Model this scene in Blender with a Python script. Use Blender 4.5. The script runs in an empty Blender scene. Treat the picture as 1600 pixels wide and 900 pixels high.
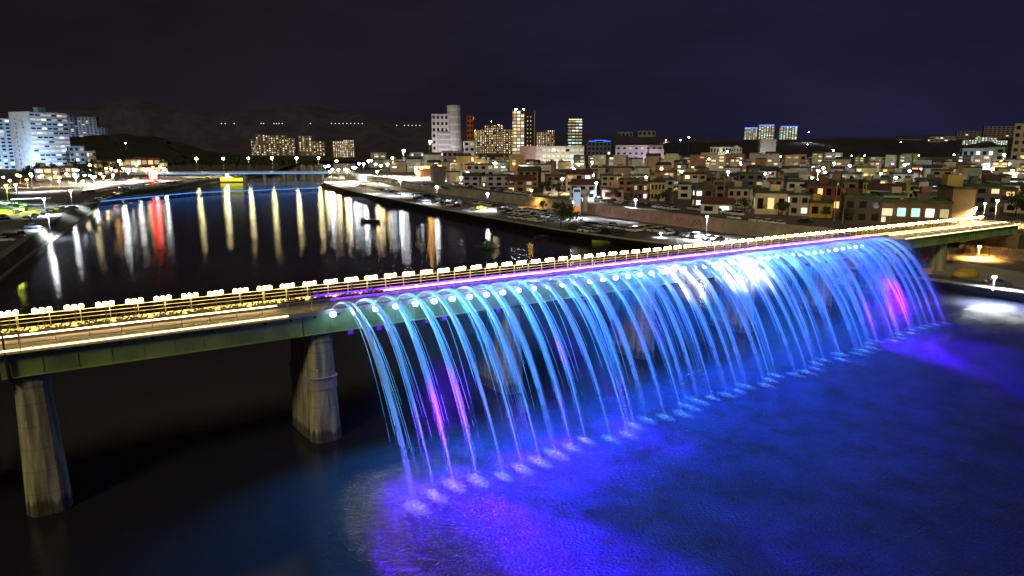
import bpy, math, random
from mathutils import Vector, Matrix
R = math.radians
random.seed(7)
S = bpy.context.scene
COL = S.collection

# ------------------------------------------------------------------ camera
F, PITCH, HC = 1066.55, 0.20155, 28.0            # focal length in px of a 1600 px wide frame, pitch down, height over the water
cam = bpy.data.cameras.new('camera'); cam.sensor_width = 36; cam.lens = F*36/1600
cam.clip_start = 0.5; cam.clip_end = 30000
co = bpy.data.objects.new('camera', cam); COL.objects.link(co)
co.location = (0, 0, HC); co.rotation_euler = (math.pi/2-PITCH, 0, 0); S.camera = co

# ------------------------------------------------------------------ render, world, moonless night sky, faint city glow
S.render.engine = 'CYCLES'
S.cycles.use_denoising = True; S.cycles.use_adaptive_sampling = False; S.cycles.use_light_tree = True
S.cycles.max_bounces = 6; S.cycles.diffuse_bounces = 2; S.cycles.glossy_bounces = 3
S.cycles.transparent_max_bounces = 24; S.cycles.volume_bounces = 0
S.cycles.sample_clamp_indirect = 4
S.cycles.caustics_reflective = False; S.cycles.caustics_refractive = False
S.view_settings.view_transform = 'Standard'; S.view_settings.look = 'None'
S.view_settings.exposure = 0; S.view_settings.gamma = 1
FILL_EL, FILL_AZ = 40, 205
w = bpy.data.worlds.new('World'); S.world = w; w.use_nodes = True
nt = w.node_tree; N = nt.nodes; L = nt.links
bg = N['Background']
sky = N.new('ShaderNodeTexSky'); sky.sky_type = 'NISHITA'; sky.sun_disc = False
sky.sun_elevation = R(-4); sky.sun_rotation = R(FILL_AZ)
tc = N.new('ShaderNodeTexCoord'); sep = N.new('ShaderNodeSeparateXYZ'); L.new(tc.outputs['Generated'], sep.inputs[0])
rx = N.new('ShaderNodeValToRGB'); mx = N.new('ShaderNodeMapRange')
mx.inputs['From Min'].default_value = -0.65; mx.inputs['From Max'].default_value = 0.65
L.new(sep.outputs['X'], mx.inputs['Value']); L.new(mx.outputs[0], rx.inputs[0])
e = rx.color_ramp.elements
e[0].position = 0; e[0].color = (.0105, .0078, .0082, 1)
e[1].position = 1; e[1].color = (.0125, .0125, .04, 1)
q = e.new(.42); q.color = (.0115, .0095, .018, 1)
q = e.new(.68); q.color = (.0115, .0105, .027, 1)
rz = N.new('ShaderNodeValToRGB'); L.new(sep.outputs['Z'], rz.inputs[0])
e = rz.color_ramp.elements
e[0].position = 0; e[0].color = (1.0, .95, .95, 1); e[1].position = .35; e[1].color = (.62, .62, .6, 1)
q = e.new(.12); q.color = (1.05, 1.05, 1.05, 1)
nz = N.new('ShaderNodeTexNoise'); nz.inputs['Scale'].default_value = 2.6; nz.inputs['Detail'].default_value = 5
mp = N.new('ShaderNodeMapping'); mp.inputs['Scale'].default_value = (1, 1, 3.5)
L.new(tc.outputs['Generated'], mp.inputs[0]); L.new(mp.outputs[0], nz.inputs[0])
rn = N.new('ShaderNodeMapRange'); rn.inputs['From Min'].default_value = .3; rn.inputs['From Max'].default_value = .75
rn.inputs['To Min'].default_value = .72; rn.inputs['To Max'].default_value = 1.4
L.new(nz.outputs[0], rn.inputs['Value'])
m1 = N.new('ShaderNodeVectorMath'); m1.operation = 'MULTIPLY'; L.new(rx.outputs[0], m1.inputs[0]); L.new(rz.outputs[0], m1.inputs[1])
m2 = N.new('ShaderNodeVectorMath'); m2.operation = 'SCALE'; L.new(m1.outputs[0], m2.inputs[0]); L.new(rn.outputs[0], m2.inputs['Scale'])
m3 = N.new('ShaderNodeVectorMath'); m3.operation = 'SCALE'; L.new(sky.outputs[0], m3.inputs[0]); m3.inputs['Scale'].default_value = .02
m4 = N.new('ShaderNodeVectorMath'); L.new(m2.outputs[0], m4.inputs[0]); L.new(m3.outputs[0], m4.inputs[1])
L.new(m4.outputs[0], bg.inputs[0]); bg.inputs[1].default_value = 1.0

def lamp(name, typ, loc, energy, color, parent=None, direction=None, **k):
    l = bpy.data.lights.new(name, typ); l.energy = energy; l.color = color
    for a, b in k.items(): setattr(l, a, b)
    o = bpy.data.objects.new(name, l); COL.objects.link(o); o.location = loc
    if direction is not None: o.rotation_euler = Vector(direction).to_track_quat('-Z', 'Y').to_euler()
    if parent: o.parent = parent
    return o
az = R(FILL_AZ); el = R(FILL_EL)
lamp('warm_fill', 'SUN', (0, -50, 200), .78, (1, .86, .5), None,
     (-math.sin(az)*math.cos(el), -math.cos(az)*math.cos(el), -math.sin(el)), angle=R(12))  # added warm fill that lifts the girder, piers and town

# ------------------------------------------------------------------ helpers
CP, SP = math.cos(PITCH), math.sin(PITCH)
def G(x, y, z=0.0):
    """the point at height z seen at pixel (x, y) of the photograph"""
    u = (x-800)/F; v = (450-y)/F
    dy = CP+v*SP; dz = -SP+v*CP
    t = (z-HC)/dz
    return Vector((u*t, dy*t, z))
def depth(p): return p.y*CP-(p.z-HC)*SP
def PX(p):
    d = depth(p); return 800+F*p.x/d, 450-F*(p.y*SP+(p.z-HC)*CP)/d

ONES = 'first second third fourth fifth sixth seventh eighth ninth tenth eleventh twelfth thirteenth fourteenth fifteenth sixteenth seventeenth eighteenth nineteenth'.split()
TENS = ['', '', 'twent', 'thirt', 'fort', 'fift', 'sixt', 'sevent', 'eight', 'ninet']
def nth(i):
    if i <= 19: return ONES[i-1]
    if i >= 100: return 'hundredth' if i == 100 else 'hundred and '+nth(i-100)
    return TENS[i//10]+('ieth' if i % 10 == 0 else 'y-'+ONES[i % 10-1])

class MB:
    def __init__(s): s.v = []; s.f = []; s.m = []
    def box(s, c, sz, mi=0, rz=0, top=1.0, topy=None):
        x, y, z = sz[0]/2, sz[1]/2, sz[2]/2; b = len(s.v); cs, sn = math.cos(rz), math.sin(rz)
        ty = top if topy is None else topy
        for dx, dy, dz in ((-1,-1,-1),(1,-1,-1),(1,1,-1),(-1,1,-1),(-1,-1,1),(1,-1,1),(1,1,1),(-1,1,1)):
            px = dx*x*(top if dz > 0 else 1); py = dy*y*(ty if dz > 0 else 1)
            s.v.append((c[0]+px*cs-py*sn, c[1]+px*sn+py*cs, c[2]+dz*z))
        for f in ((0,3,2,1),(4,5,6,7),(0,1,5,4),(1,2,6,5),(2,3,7,6),(3,0,4,7)):
            s.f.append([b+i for i in f]); s.m.append(mi)
        return s
    def tube(s, pts, r, n=6, mi=0, cap=True):
        pts = [Vector(p) for p in pts]; rs = r if hasattr(r, '__len__') else [r]*len(pts); b = len(s.v)
        for i, p in enumerate(pts):
            t = (pts[min(i+1, len(pts)-1)]-pts[max(i-1, 0)]).normalized()
            a = t.cross(Vector((0, 0, 1)) if abs(t.z) < .93 else Vector((1, 0, 0))).normalized(); c = t.cross(a)
            for k in range(n):
                an = 2*math.pi*k/n; s.v.append(tuple(p+(a*math.cos(an)+c*math.sin(an))*rs[i]))
        for i in range(len(pts)-1):
            for k in range(n):
                s.f.append([b+i*n+k, b+i*n+(k+1) % n, b+(i+1)*n+(k+1) % n, b+(i+1)*n+k]); s.m.append(mi)
        if cap:
            s.f.append([b+k for k in range(n)][::-1]); s.m.append(mi)
            e = b+(len(pts)-1)*n; s.f.append([e+k for k in range(n)]); s.m.append(mi)
        return s
    def prism(s, poly, z0, z1, mi=0):
        """polygon (x, y) extruded from z0 to z1"""
        b = len(s.v); n = len(poly)
        for z in (z0, z1):
            for p in poly: s.v.append((p[0], p[1], z))
        for k in range(n):
            s.f.append([b+k, b+(k+1) % n, b+n+(k+1) % n, b+n+k]); s.m.append(mi)
        s.f.append([b+k for k in range(n)][::-1]); s.m.append(mi); s.f.append([b+n+k for k in range(n)]); s.m.append(mi)
        return s
    def side(s, poly, y0, y1, mi=0):
        """profile (x, z) extruded along y"""
        b = len(s.v); n = len(poly)
        for y in (y0, y1):
            for p in poly: s.v.append((p[0], y, p[1]))
        for k in range(n):
            s.f.append([b+k, b+(k+1) % n, b+n+(k+1) % n, b+n+k]); s.m.append(mi)
        s.f.append([b+k for k in range(n)][::-1]); s.m.append(mi); s.f.append([b+n+k for k in range(n)]); s.m.append(mi)
        return s
    def ball(s, c, r, n=8, mi=0, sz=1.0):
        b = len(s.v); m = max(3, n//2)
        for i in range(1, m):
            th = math.pi*i/m
            for k in range(n):
                a = 2*math.pi*k/n; s.v.append((c[0]+r*math.sin(th)*math.cos(a), c[1]+r*math.sin(th)*math.sin(a), c[2]+r*sz*math.cos(th)))
        s.v.append((c[0], c[1], c[2]+r*sz)); s.v.append((c[0], c[1], c[2]-r*sz)); T = len(s.v)-2
        for i in range(m-2):
            for k in range(n):
                s.f.append([b+i*n+k, b+(i+1)*n+k, b+(i+1)*n+(k+1) % n, b+i*n+(k+1) % n]); s.m.append(mi)
        for k in range(n):
            s.f.append([T, b+k, b+(k+1) % n]); s.m.append(mi)
            s.f.append([T+1, b+(m-2)*n+(k+1) % n, b+(m-2)*n+k]); s.m.append(mi)
        return s
    def quad(s, a, b, c, d, mi=0):
        i = len(s.v); s.v += [tuple(a), tuple(b), tuple(c), tuple(d)]; s.f.append([i, i+1, i+2, i+3]); s.m.append(mi); return s
    def mesh(s, name, mats, smooth=False):
        me = bpy.data.meshes.new(name); me.from_pydata(s.v, [], s.f)
        for m in (mats if isinstance(mats, (list, tuple)) else [mats]): me.materials.append(m)
        me.polygons.foreach_set('material_index', s.m)
        if smooth: me.polygons.foreach_set('use_smooth', [True]*len(s.f))
        me.update(); return me

def link(name, data, parent=None, loc=None, rz=None):
    o = bpy.data.objects.new(name, data); COL.objects.link(o)
    if parent: o.parent = parent
    if loc is not None: o.location = loc
    if rz is not None: o.rotation_euler = (0, 0, rz)
    return o
def tag(o, label=None, cat=None, group=None, kind=None):
    if label: o['label'] = label
    if cat: o['category'] = cat
    if group: o['group'] = group
    if kind: o['kind'] = kind
    return o
def thing(name, label, cat, loc=(0,0,0), rz=0, group=None):
    return tag(link(name, None, None, loc, rz), label, cat, group)
def struct(name, me): return tag(link(name, me), kind='structure')
def dup(root, loc, rz, label=None, group=None):
    r = root.copy(); COL.objects.link(r); r.location = loc; r.rotation_euler = (0, 0, rz)
    if label: r['label'] = label
    if group: r['group'] = group
    for ch in list(root.children):
        c = ch.copy(); COL.objects.link(c); c.parent = r
        for g in list(ch.children):
            d = g.copy(); COL.objects.link(d); d.parent = c
    return r

# ------------------------------------------------------------------ materials
MC = {}
def mat(name, col, rough=.7, var=.25, scale=.6, metal=0, bump=0, detail=4):
    key = (name, tuple(col), rough, var, scale)
    if key in MC: return MC[key]
    m = bpy.data.materials.new(name); m.use_nodes = True; n = m.node_tree.nodes; l = m.node_tree.links
    b = n['Principled BSDF']; b.inputs['Roughness'].default_value = rough; b.inputs['Metallic'].default_value = metal
    if var:
        t = n.new('ShaderNodeTexCoord'); a = n.new('ShaderNodeTexNoise'); a.inputs['Scale'].default_value = scale; a.inputs['Detail'].default_value = detail
        l.new(t.outputs['Object'], a.inputs['Vector'])
        r = n.new('ShaderNodeValToRGB'); l.new(a.outputs[0], r.inputs[0])
        r.color_ramp.elements[0].position = .3; r.color_ramp.elements[1].position = .72
        r.color_ramp.elements[0].color = (*[c*(1-var) for c in col], 1); r.color_ramp.elements[1].color = (*[min(1, c*(1+var)) for c in col], 1)
        l.new(r.outputs[0], b.inputs['Base Color'])
        if bump:
            bp = n.new('ShaderNodeBump'); bp.inputs['Strength'].default_value = bump; bp.inputs['Distance'].default_value = .05
            l.new(a.outputs[0], bp.inputs['Height']); l.new(bp.outputs[0], b.inputs['Normal'])
    else: b.inputs['Base Color'].default_value = (*col, 1)
    MC[key] = m; return m
def emit(name, col, st):
    key = ('e', name, tuple(col), st)
    if key in MC: return MC[key]
    m = bpy.data.materials.new(name); m.use_nodes = True; n = m.node_tree.nodes
    b = n['Principled BSDF']; b.inputs['Base Color'].default_value = (*[min(.8, c) for c in col], 1)
    b.inputs['Emission Color'].default_value = (*col, 1); b.inputs['Emission Strength'].default_value = st
    MC[key] = m; return m
WARM = (1, .62, .2); SODIUM = (1, .5, .1); WHITE = (.93, .97, 1); COOL = (.7, .85, 1); BLUE = (.05, .22, 1); VIOLET = (.11, .001, 1)
M_conc = mat('concrete', (.34, .31, .26), .85, .3, .35, bump=.3)
M_concd = mat('dark_concrete', (.16, .15, .14), .9, .3, .3, bump=.3)
M_asph = mat('asphalt', (.06, .058, .055), .9, .35, .12)
M_lot = mat('gravel_lot', (.11, .1, .09), .95, .4, .08)
M_steel = mat('galvanised_steel', (.35, .35, .36), .45, .15, 2, .6)
M_dark = mat('dark_metal', (.03, .03, .032), .5, .2, 2)
M_white = mat('white_paint', (.78, .78, .76), .5, .08, 1)
M_glassd = mat('dark_glass', (.015, .02, .025), .08, 0)
M_tyre = mat('tyre', (.012, .012, .012), .9, 0)
M_trunk = mat('bark', (.06, .045, .03), .9, .3, 3)
M_soil = mat('soil', (.05, .045, .03), .95, .4, .2)
M_grass = mat('grass_cover', (.05, .085, .02), .95, .5, .5, bump=.6)

# ------------------------------------------------------------------ water
def water_mat():
    m = bpy.data.materials.new('river_water'); m.use_nodes = True; n = m.node_tree.nodes; l = m.node_tree.links
    b = n['Principled BSDF']; b.inputs['Base Color'].default_value = (.012, .014, .02, 1)
    b.inputs['Roughness'].default_value = .08; b.inputs['IOR'].default_value = 1.33
    t = n.new('ShaderNodeTexCoord')
    a = n.new('ShaderNodeTexNoise'); a.inputs['Scale'].default_value = 4.2; a.inputs['Detail'].default_value = 3
    c = n.new('ShaderNodeTexNoise'); c.inputs['Scale'].default_value = .35; c.inputs['Detail'].default_value = 2
    l.new(t.outputs['Object'], a.inputs['Vector']); l.new(t.outputs['Object'], c.inputs['Vector'])
    s = n.new('ShaderNodeMath'); s.operation = 'MULTIPLY_ADD'; s.inputs[1].default_value = .5
    l.new(c.outputs[0], s.inputs[0]); l.new(a.outputs[0], s.inputs[2])
    # the fall stirs the water downstream of the bridge: the ripples are stronger there
    sx = n.new('ShaderNodeSeparateXYZ'); l.new(t.outputs['Object'], sx.inputs[0])
    d1 = n.new('ShaderNodeVectorMath'); d1.operation = 'DOT_PRODUCT'; d1.inputs[1].default_value = (NX.x, NX.y, 0)
    l.new(t.outputs['Object'], d1.inputs[0])
    mr = n.new('ShaderNodeMapRange'); mr.inputs['From Min'].default_value = NX.dot(BO)-9; mr.inputs['From Max'].default_value = NX.dot(BO)+9
    mr.inputs['To Min'].default_value = .05; mr.inputs['To Max'].default_value = .5
    l.new(d1.outputs['Value'], mr.inputs['Value'])
    bp = n.new('ShaderNodeBump'); bp.inputs['Distance'].default_value = .45
    # churned, airy water; the blue pool of light is put into its colour
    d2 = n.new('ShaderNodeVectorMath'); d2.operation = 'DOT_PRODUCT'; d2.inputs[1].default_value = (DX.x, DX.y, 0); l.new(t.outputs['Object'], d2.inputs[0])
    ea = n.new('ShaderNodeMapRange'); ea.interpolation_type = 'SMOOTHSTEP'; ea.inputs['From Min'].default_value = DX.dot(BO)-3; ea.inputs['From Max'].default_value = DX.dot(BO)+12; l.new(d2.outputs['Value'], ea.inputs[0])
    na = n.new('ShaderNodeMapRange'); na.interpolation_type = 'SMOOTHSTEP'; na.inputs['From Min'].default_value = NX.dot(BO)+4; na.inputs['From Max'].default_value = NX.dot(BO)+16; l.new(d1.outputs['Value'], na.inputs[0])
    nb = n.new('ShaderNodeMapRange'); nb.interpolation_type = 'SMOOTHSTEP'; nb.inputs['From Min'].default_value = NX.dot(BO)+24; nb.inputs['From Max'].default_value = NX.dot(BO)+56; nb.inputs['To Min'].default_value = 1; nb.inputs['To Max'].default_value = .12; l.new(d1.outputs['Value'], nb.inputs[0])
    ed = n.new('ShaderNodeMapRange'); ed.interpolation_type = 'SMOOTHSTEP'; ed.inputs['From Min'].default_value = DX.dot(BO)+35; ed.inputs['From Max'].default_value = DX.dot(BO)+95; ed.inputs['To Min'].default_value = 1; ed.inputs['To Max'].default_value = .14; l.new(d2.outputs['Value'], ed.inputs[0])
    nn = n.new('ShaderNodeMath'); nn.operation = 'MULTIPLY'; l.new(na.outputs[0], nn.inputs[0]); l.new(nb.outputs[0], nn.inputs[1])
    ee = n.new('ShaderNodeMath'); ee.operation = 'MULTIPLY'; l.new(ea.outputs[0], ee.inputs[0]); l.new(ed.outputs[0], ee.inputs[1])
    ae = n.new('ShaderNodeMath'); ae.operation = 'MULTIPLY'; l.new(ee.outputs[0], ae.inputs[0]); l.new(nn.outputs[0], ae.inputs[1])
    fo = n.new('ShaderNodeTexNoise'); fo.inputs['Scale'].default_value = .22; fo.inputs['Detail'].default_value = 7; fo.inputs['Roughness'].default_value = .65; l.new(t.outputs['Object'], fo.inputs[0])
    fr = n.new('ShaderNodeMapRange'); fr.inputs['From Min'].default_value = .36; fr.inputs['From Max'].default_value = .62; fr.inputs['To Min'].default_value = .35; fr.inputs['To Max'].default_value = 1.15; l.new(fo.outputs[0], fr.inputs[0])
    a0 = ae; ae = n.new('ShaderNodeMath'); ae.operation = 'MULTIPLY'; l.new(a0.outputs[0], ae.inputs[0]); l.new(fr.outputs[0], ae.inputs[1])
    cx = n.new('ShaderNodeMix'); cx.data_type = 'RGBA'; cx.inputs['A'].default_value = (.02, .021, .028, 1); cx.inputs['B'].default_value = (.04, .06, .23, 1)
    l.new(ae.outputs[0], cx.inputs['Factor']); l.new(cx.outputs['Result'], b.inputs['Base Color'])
    st = n.new('ShaderNodeMath'); st.operation = 'MULTIPLY_ADD'; st.inputs[1].default_value = .7; st.inputs[2].default_value = .055; eb = n.new('ShaderNodeMapRange'); eb.inputs['From Min'].default_value = DX.dot(BO)-8; eb.inputs['From Max'].default_value = DX.dot(BO)+1; l.new(d2.outputs['Value'], eb.inputs[0]); eg = n.new('ShaderNodeMath'); eg.operation = 'MULTIPLY'; l.new(eb.outputs[0], eg.inputs[0]); l.new(na.outputs[0], eg.inputs[1]); l.new(eg.outputs[0], st.inputs[0]); l.new(st.outputs[0], bp.inputs['Strength']); l.new(s.outputs[0], bp.inputs['Height']); l.new(bp.outputs[0], b.inputs['Normal'])
    return m
# bridge frame: BO on the front face over the second pier, DX along the deck, NX out towards the camera
BO = Vector((-18.36, 61.77, 0)); BA = .6332
DX = Vector((math.cos(BA), math.sin(BA), 0)); NX = Vector((math.sin(BA), -math.cos(BA), 0))
SPAN = 22.67
def zt(s): return 13.1-.018*s                    # deck height: the bridge runs down a little to the right bank
def B(s, n, z): return BO+DX*s+NX*n+Vector((0, 0, z))
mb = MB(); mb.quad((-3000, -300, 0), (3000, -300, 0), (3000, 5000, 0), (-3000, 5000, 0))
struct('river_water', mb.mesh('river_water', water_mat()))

# ------------------------------------------------------------------ banks and land
def strip(name, low, zl, high, zh, m, close=None):
    """low edge and high edge given in photograph pixels at their heights"""
    a = [G(*p, zl) for p in low]; b = [G(*p, zh) for p in high]; mb = MB()
    for i in range(len(a)-1): mb.quad(a[i], a[i+1], b[i+1], b[i])
    return struct(name, mb.mesh(name, m)), b
def sheet(name, pts, m):
    mb = MB(); mb.v = [tuple(p) for p in pts]; mb.f = [list(range(len(pts)))]; mb.m = [0]
    me = mb.mesh(name, m); return struct(name, me)
ZL, ZR, ZU = 3.2, 2.5, 6.0
lw = [(-330,640),(0,441),(54,398),(113,359),(144,336),(160,319),(202,309),(272,299),(334,286),(390,277),(425,271.5)]
lm = [(-330,625),(0,432),(52,391),(110,354),(140,332),(156,315.5),(199,306),(270,296.5),(332,284.5),(389,275.8),(425,271)]
lh = [(-330,585),(0,406),(47,371),(97,336),(132,316),(150,306.5),(194,299),(268,291),(328,280.5),(387,272.5),(424,268)]
_, e1 = strip('river_kerb', lw, -.3, lm, .55, M_conc)
_, e2 = strip('river_embankment', lm, .55, lh, ZL, mat('embankment_concrete', (.075, .08, .06), .95, .45, .15, bump=.5))
sheet('left_bank_ground', [Vector((-900, 20, ZL))]+e2+[Vector((-420, 1400, ZL)), Vector((-2600, 2600, ZL)), Vector((-2600, 20, ZL))], M_lot)
rw = [(1900,520),(1700,488),(1600,474),(1427,452),(1250,424),(1120,405),(980,384),(870,368),(842,363),(750,346),(680,332),(622,320),(583,312),(537,301),(500,289),(506,280),(517,273)]
rh = [(1900,500),(1700,470),(1600,457),(1427,434),(1250,408),(1120,391),(980,374),(870,359),(842,354),(750,338),(680,325),(622,313.5),(583,306),(537,296),(506,286),(512,277.5),(522,271)]
_, e3 = strip('quay_wall', rw, -.3, rh, ZR, mat('quay_concrete', (.12, .11, .1), .9, .4, .2, bump=.4))
sheet('right_bank_ground', e3+[Vector((-160, 1400, ZR)), Vector((3000, 1800, ZR)), Vector((3000, 20, ZR))], M_lot)
# the quay's pale edge and the riverside road
mb = MB()
for i in range(len(e3)-1): mb.tube([e3[i]+Vector((0,0,.1)), e3[i+1]+Vector((0,0,.1))], .28, 5)
struct('quay_kerb', mb.mesh('quay_kerb', M_conc))
mb = MB()
for i in range(1, 9):
    a, b = e2[i], e2[i+1]; t = (b-a).normalized(); nrm = Vector((-t.y, t.x, 0))
    mb.quad(a+nrm*2+Vector((0,0,.005)), b+nrm*2+Vector((0,0,.005)), b+nrm*9+Vector((0,0,.005)), a+nrm*9+Vector((0,0,.005)))
struct('riverside_road', mb.mesh('riverside_road', M_asph))
# upper town ground behind the retaining wall
wall_px = [(540,280),(600,286),(668,300),(800,318),(932,336),(1040,351),(1133,364),(1235,375),(1300,381)]
wl = [G(x, y, ZR) for x, y in wall_px]
up = [Vector((p.x, p.y, ZU)) for p in wl]
sheet('town_ground', up[::-1]+[Vector((-140, 1500, ZU)), Vector((3000, 2400, ZU)), Vector((3000, 60, ZU)), Vector((240, 60, ZU)), Vector((150, 150, ZU)), Vector((118, 172, ZU))], M_lot)
mb = MB()
for i in range(len(up)-1):
    a, b = up[i], up[i+1]; t = (b-a).normalized(); nrm = Vector((t.y, -t.x, 0))
    if nrm.y < 0: nrm = -nrm
    z = Vector((0, 0, .005)); mb.quad(a+nrm*1.2+z, b+nrm*1.2+z, b+nrm*11+z, a+nrm*11+z)
struct('town_road', mb.mesh('town_road', mat('town_asphalt', (.085, .08, .07), .9, .3, .2)))
# painted parking bays in the lower lot
mb = MB()
for k in range(46):
    i = 2+min(4, k*5//46); f = (k*5/46) % 1
    p = wl[i].lerp(wl[i+1], f); t = (wl[i+1]-wl[i]).normalized(); nrm = Vector((t.y, -t.x, 0)); nrm = nrm if nrm.y < 0 else -nrm
    c = p+nrm*14; mb.box((c.x, c.y, ZR+.006), (.14, 5, .004), 0, math.atan2(nrm.y, nrm.x)-math.pi/2)
struct('parking_bay_markings', mb.mesh('parking_bay_markings', M_white))
# far land closing the river, hills
sheet('far_ground', [Vector((-420, 1400, 2.9)), Vector((-160, 1400, 2.9)), Vector((3000, 1900, 2.9)), Vector((5000, 9000, 2.9)), Vector((-6000, 9000, 2.9)), Vector((-2600, 2600, 2.9))], M_soil)
def hills(name, sil, D, foot, m, seed, amp=1.5):
    rnd = random.Random(seed); mb = MB(); rows = []
    xs = [sil[0][0]+(sil[-1][0]-sil[0][0])*k/150 for k in range(151)]
    ph = [rnd.random()*6.28 for _ in range(6)]
    for x in xs:
        for i in range(len(sil)-1):
            if sil[i][0] <= x <= sil[i+1][0]: f = (x-sil[i][0])/(sil[i+1][0]-sil[i][0]); y = sil[i][1]*(1-f)+sil[i+1][1]*f
        y += amp*(math.sin(x*.05+ph[0])*.6+math.sin(x*.13+ph[1])*.4+math.sin(x*.31+ph[2])*.25+math.sin(x*.8+ph[3])*.15)
        u = (x-800)/F; v = (450-y)/F; dy = CP+v*SP; dz = -SP+v*CP; t = D/dy
        crest = Vector((u*t, D, max(4, HC+dz*t))); row = []
        for q, hh in ((-1, 0), (-.72, .2), (-.45, .5), (-.2, .82), (0, 1), (.3, .7), (1, 0)):
            j = .12*foot*math.sin(x*.07+q*5+ph[4])
            row.append(Vector((crest.x*(1+q*foot/D), D+q*foot+(j if hh not in (0, 1) else 0), 2.5+(crest.z-2.5)*hh)))
        rows.append(row)
    for r in rows: mb.v += [tuple(p) for p in r]
    for i in range(150):
        for j in range(6): mb.f.append([i*7+j, (i+1)*7+j, (i+1)*7+j+1, i*7+j+1]); mb.m.append(0)
    return struct(name, mb.mesh(name, m, True))
M_hill = mat('hazy_wooded_hill', (.055, .046, .075), .95, .3, .01)  # the violet haze of distance is put into the hill colour
hills('mountain_ridge', [(-700,185),(-200,175),(60,176),(150,166),(215,153),(260,166),(330,177),(400,172),(480,164),(560,176),(640,188),(720,198),(820,205),(950,212),(1200,218),(1700,205),(2300,200)], 5200, 900, M_hill, 3)
hills('near_hill', [(-700,215),(-300,205),(60,212),(130,214),(190,208),(240,214),(300,228),(345,240),(430,248)], 1500, 420, mat('near_hill_woods', (.018, .016, .013), .95, .5, .03), 5)
hills('town_hill', [(860,236),(960,224),(1040,221),(1120,222),(1240,220),(1340,216),(1430,220),(1520,212),(1640,204),(2000,196),(2600,210)], 2300, 500, mat('town_hill_woods', (.02, .018, .022), .95, .4, .02), 9, 1)

# ------------------------------------------------------------------ the bridge
S0, S1 = -62.0, 176.0                            # ends of the deck along DX
WID = 7.2
def bmb(mb, s0, s1, n0, n1, h0, h1, mi=0):
    """a bar along the deck from s0 to s1, n0..n1 across, h0..h1 over the deck's sloping line"""
    b = len(mb.v)
    for s in (s0, s1):
        for n, h in ((n0, h0), (n1, h0), (n1, h1), (n0, h1)): mb.v.append(tuple(B(s, n, zt(s)+h)))
    for f in ((0,1,2,3),(7,6,5,4),(0,4,5,1),(1,5,6,2),(2,6,7,3),(3,7,4,0)): mb.f.append([b+i for i in f]); mb.m.append(mi)
M_girder = mat('green_girder_paint', (.27, .38, .12), .55, .35, .35, bump=.1)
M_deck = mat('timber_deck', (.42, .36, .26), .7, .25, .5)
M_track = mat('dark_ballast', (.1, .085, .075), .95, .4, 1.2, bump=.5)
M_rail = mat('rail_paint', (.42, .38, .3), .5, .15, 1)
bridge = thing('footbridge', 'long green girder footbridge on concrete piers crossing the river with a lit deck', 'bridge')
def part(name, mb, m, parent=None, label=None, smooth=False):
    o = link(name, mb.mesh(name, m, smooth), parent or bridge)
    if label: o['label'] = label
    return o
spans = [-62]+[SPAN*(i-1) for i in range(0, 8)]+[S1]
spans = sorted(set(round(x, 2) for x in [-SPAN*2-14, -SPAN*2]+[SPAN*(i-1)-1.1 for i in range(0, 9)]+[S1]))
for a, b in zip(spans[:-1], spans[1:]):
    mb = MB()
    a2, b2 = a+.06, b-.06
    bmb(mb, a2, b2, -.3, -.22, -2.15, -.12)      # web, front
    bmb(mb, a2, b2, -.5, 0, -2.2, -2.15); bmb(mb, a2, b2, -.5, 0, -.12, -.07)
    bmb(mb, a2, b2, -WID+.22, -WID+.3, -2.15, -.12); bmb(mb, a2, b2, -WID, -WID+.5, -2.2, -2.15)
    k = 0
    step = 2.27 if a < 120 else 1.25
    while a2+.3+k*step < b2-.2:
        s = a2+.3+k*step; bmb(mb, s, s+.05, -.22, -.04 if a > 120 else -.17, -2.15, -.12); k += 1
    for n in (-1.8, -3.6, -5.4): bmb(mb, a2+.4, b2-.4, n-.15, n+.15, -1.0, -.3)
    part('plate_girder', mb, M_girder)
mb = MB(); bmb(mb, S0, S1, -2.75, .12, -.07, .06); part('walkway', mb, M_deck)
mb = MB(); bmb(mb, S0, S1, -5.1, -2.78, -.07, .03); part('track_bed', mb, M_track)
mb = MB(); bmb(mb, S0, S1, -WID, -5.13, -.07, .06); part('walkway', mb, M_deck)
mb = MB(); bmb(mb, S0, S1, .03, .17, -.32, .1); part('fascia_beam', mb, mat('fascia_paint', (.32, .28, .2), .6, .2, 1))
mb = MB()
for n in (-3.2, -4.6): bmb(mb, S0, S1, n-.05, n+.05, .03, .19)
part('track_rail', mb, mat('rusty_steel', (.09, .06, .045), .6, .3, 2, .6))
rng = [S0+i*(S1-S0)/12 for i in range(13)]
for a, b in zip(rng[:-1], rng[1:]):              # railings, a panel each
    for n in (.1, -WID+.1):
        mb = MB()
        for h in (.42, .75, 1.1): bmb(mb, a+.03, b-.03, n-.03, n+.03, h-.025, h+.025)
        k = int((b-a)/2.2)
        for i in range(k+1):
            s = a+.05+i*(b-a-.1)/k; bmb(mb, s-.03, s+.03, n-.035, n+.035, -.06, 1.12)
        part('railing', mb, M_rail)
for a, b in zip(rng[:-1], rng[1:]):              # low warm light strips along the walkway kerb
    mb = MB(); bmb(mb, a+.1, b-.1, -2.9, -2.82, .34, .42)
    if b < 4 or a > 112: part('kerb_light_strip', mb, emit('warm_strip', (1, .68, .3), 26))
    mb = MB(); bmb(mb, a+.1, b-.1, -2.98, -2.84, -.02, .33); part('kerb', mb, M_concd)
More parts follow.
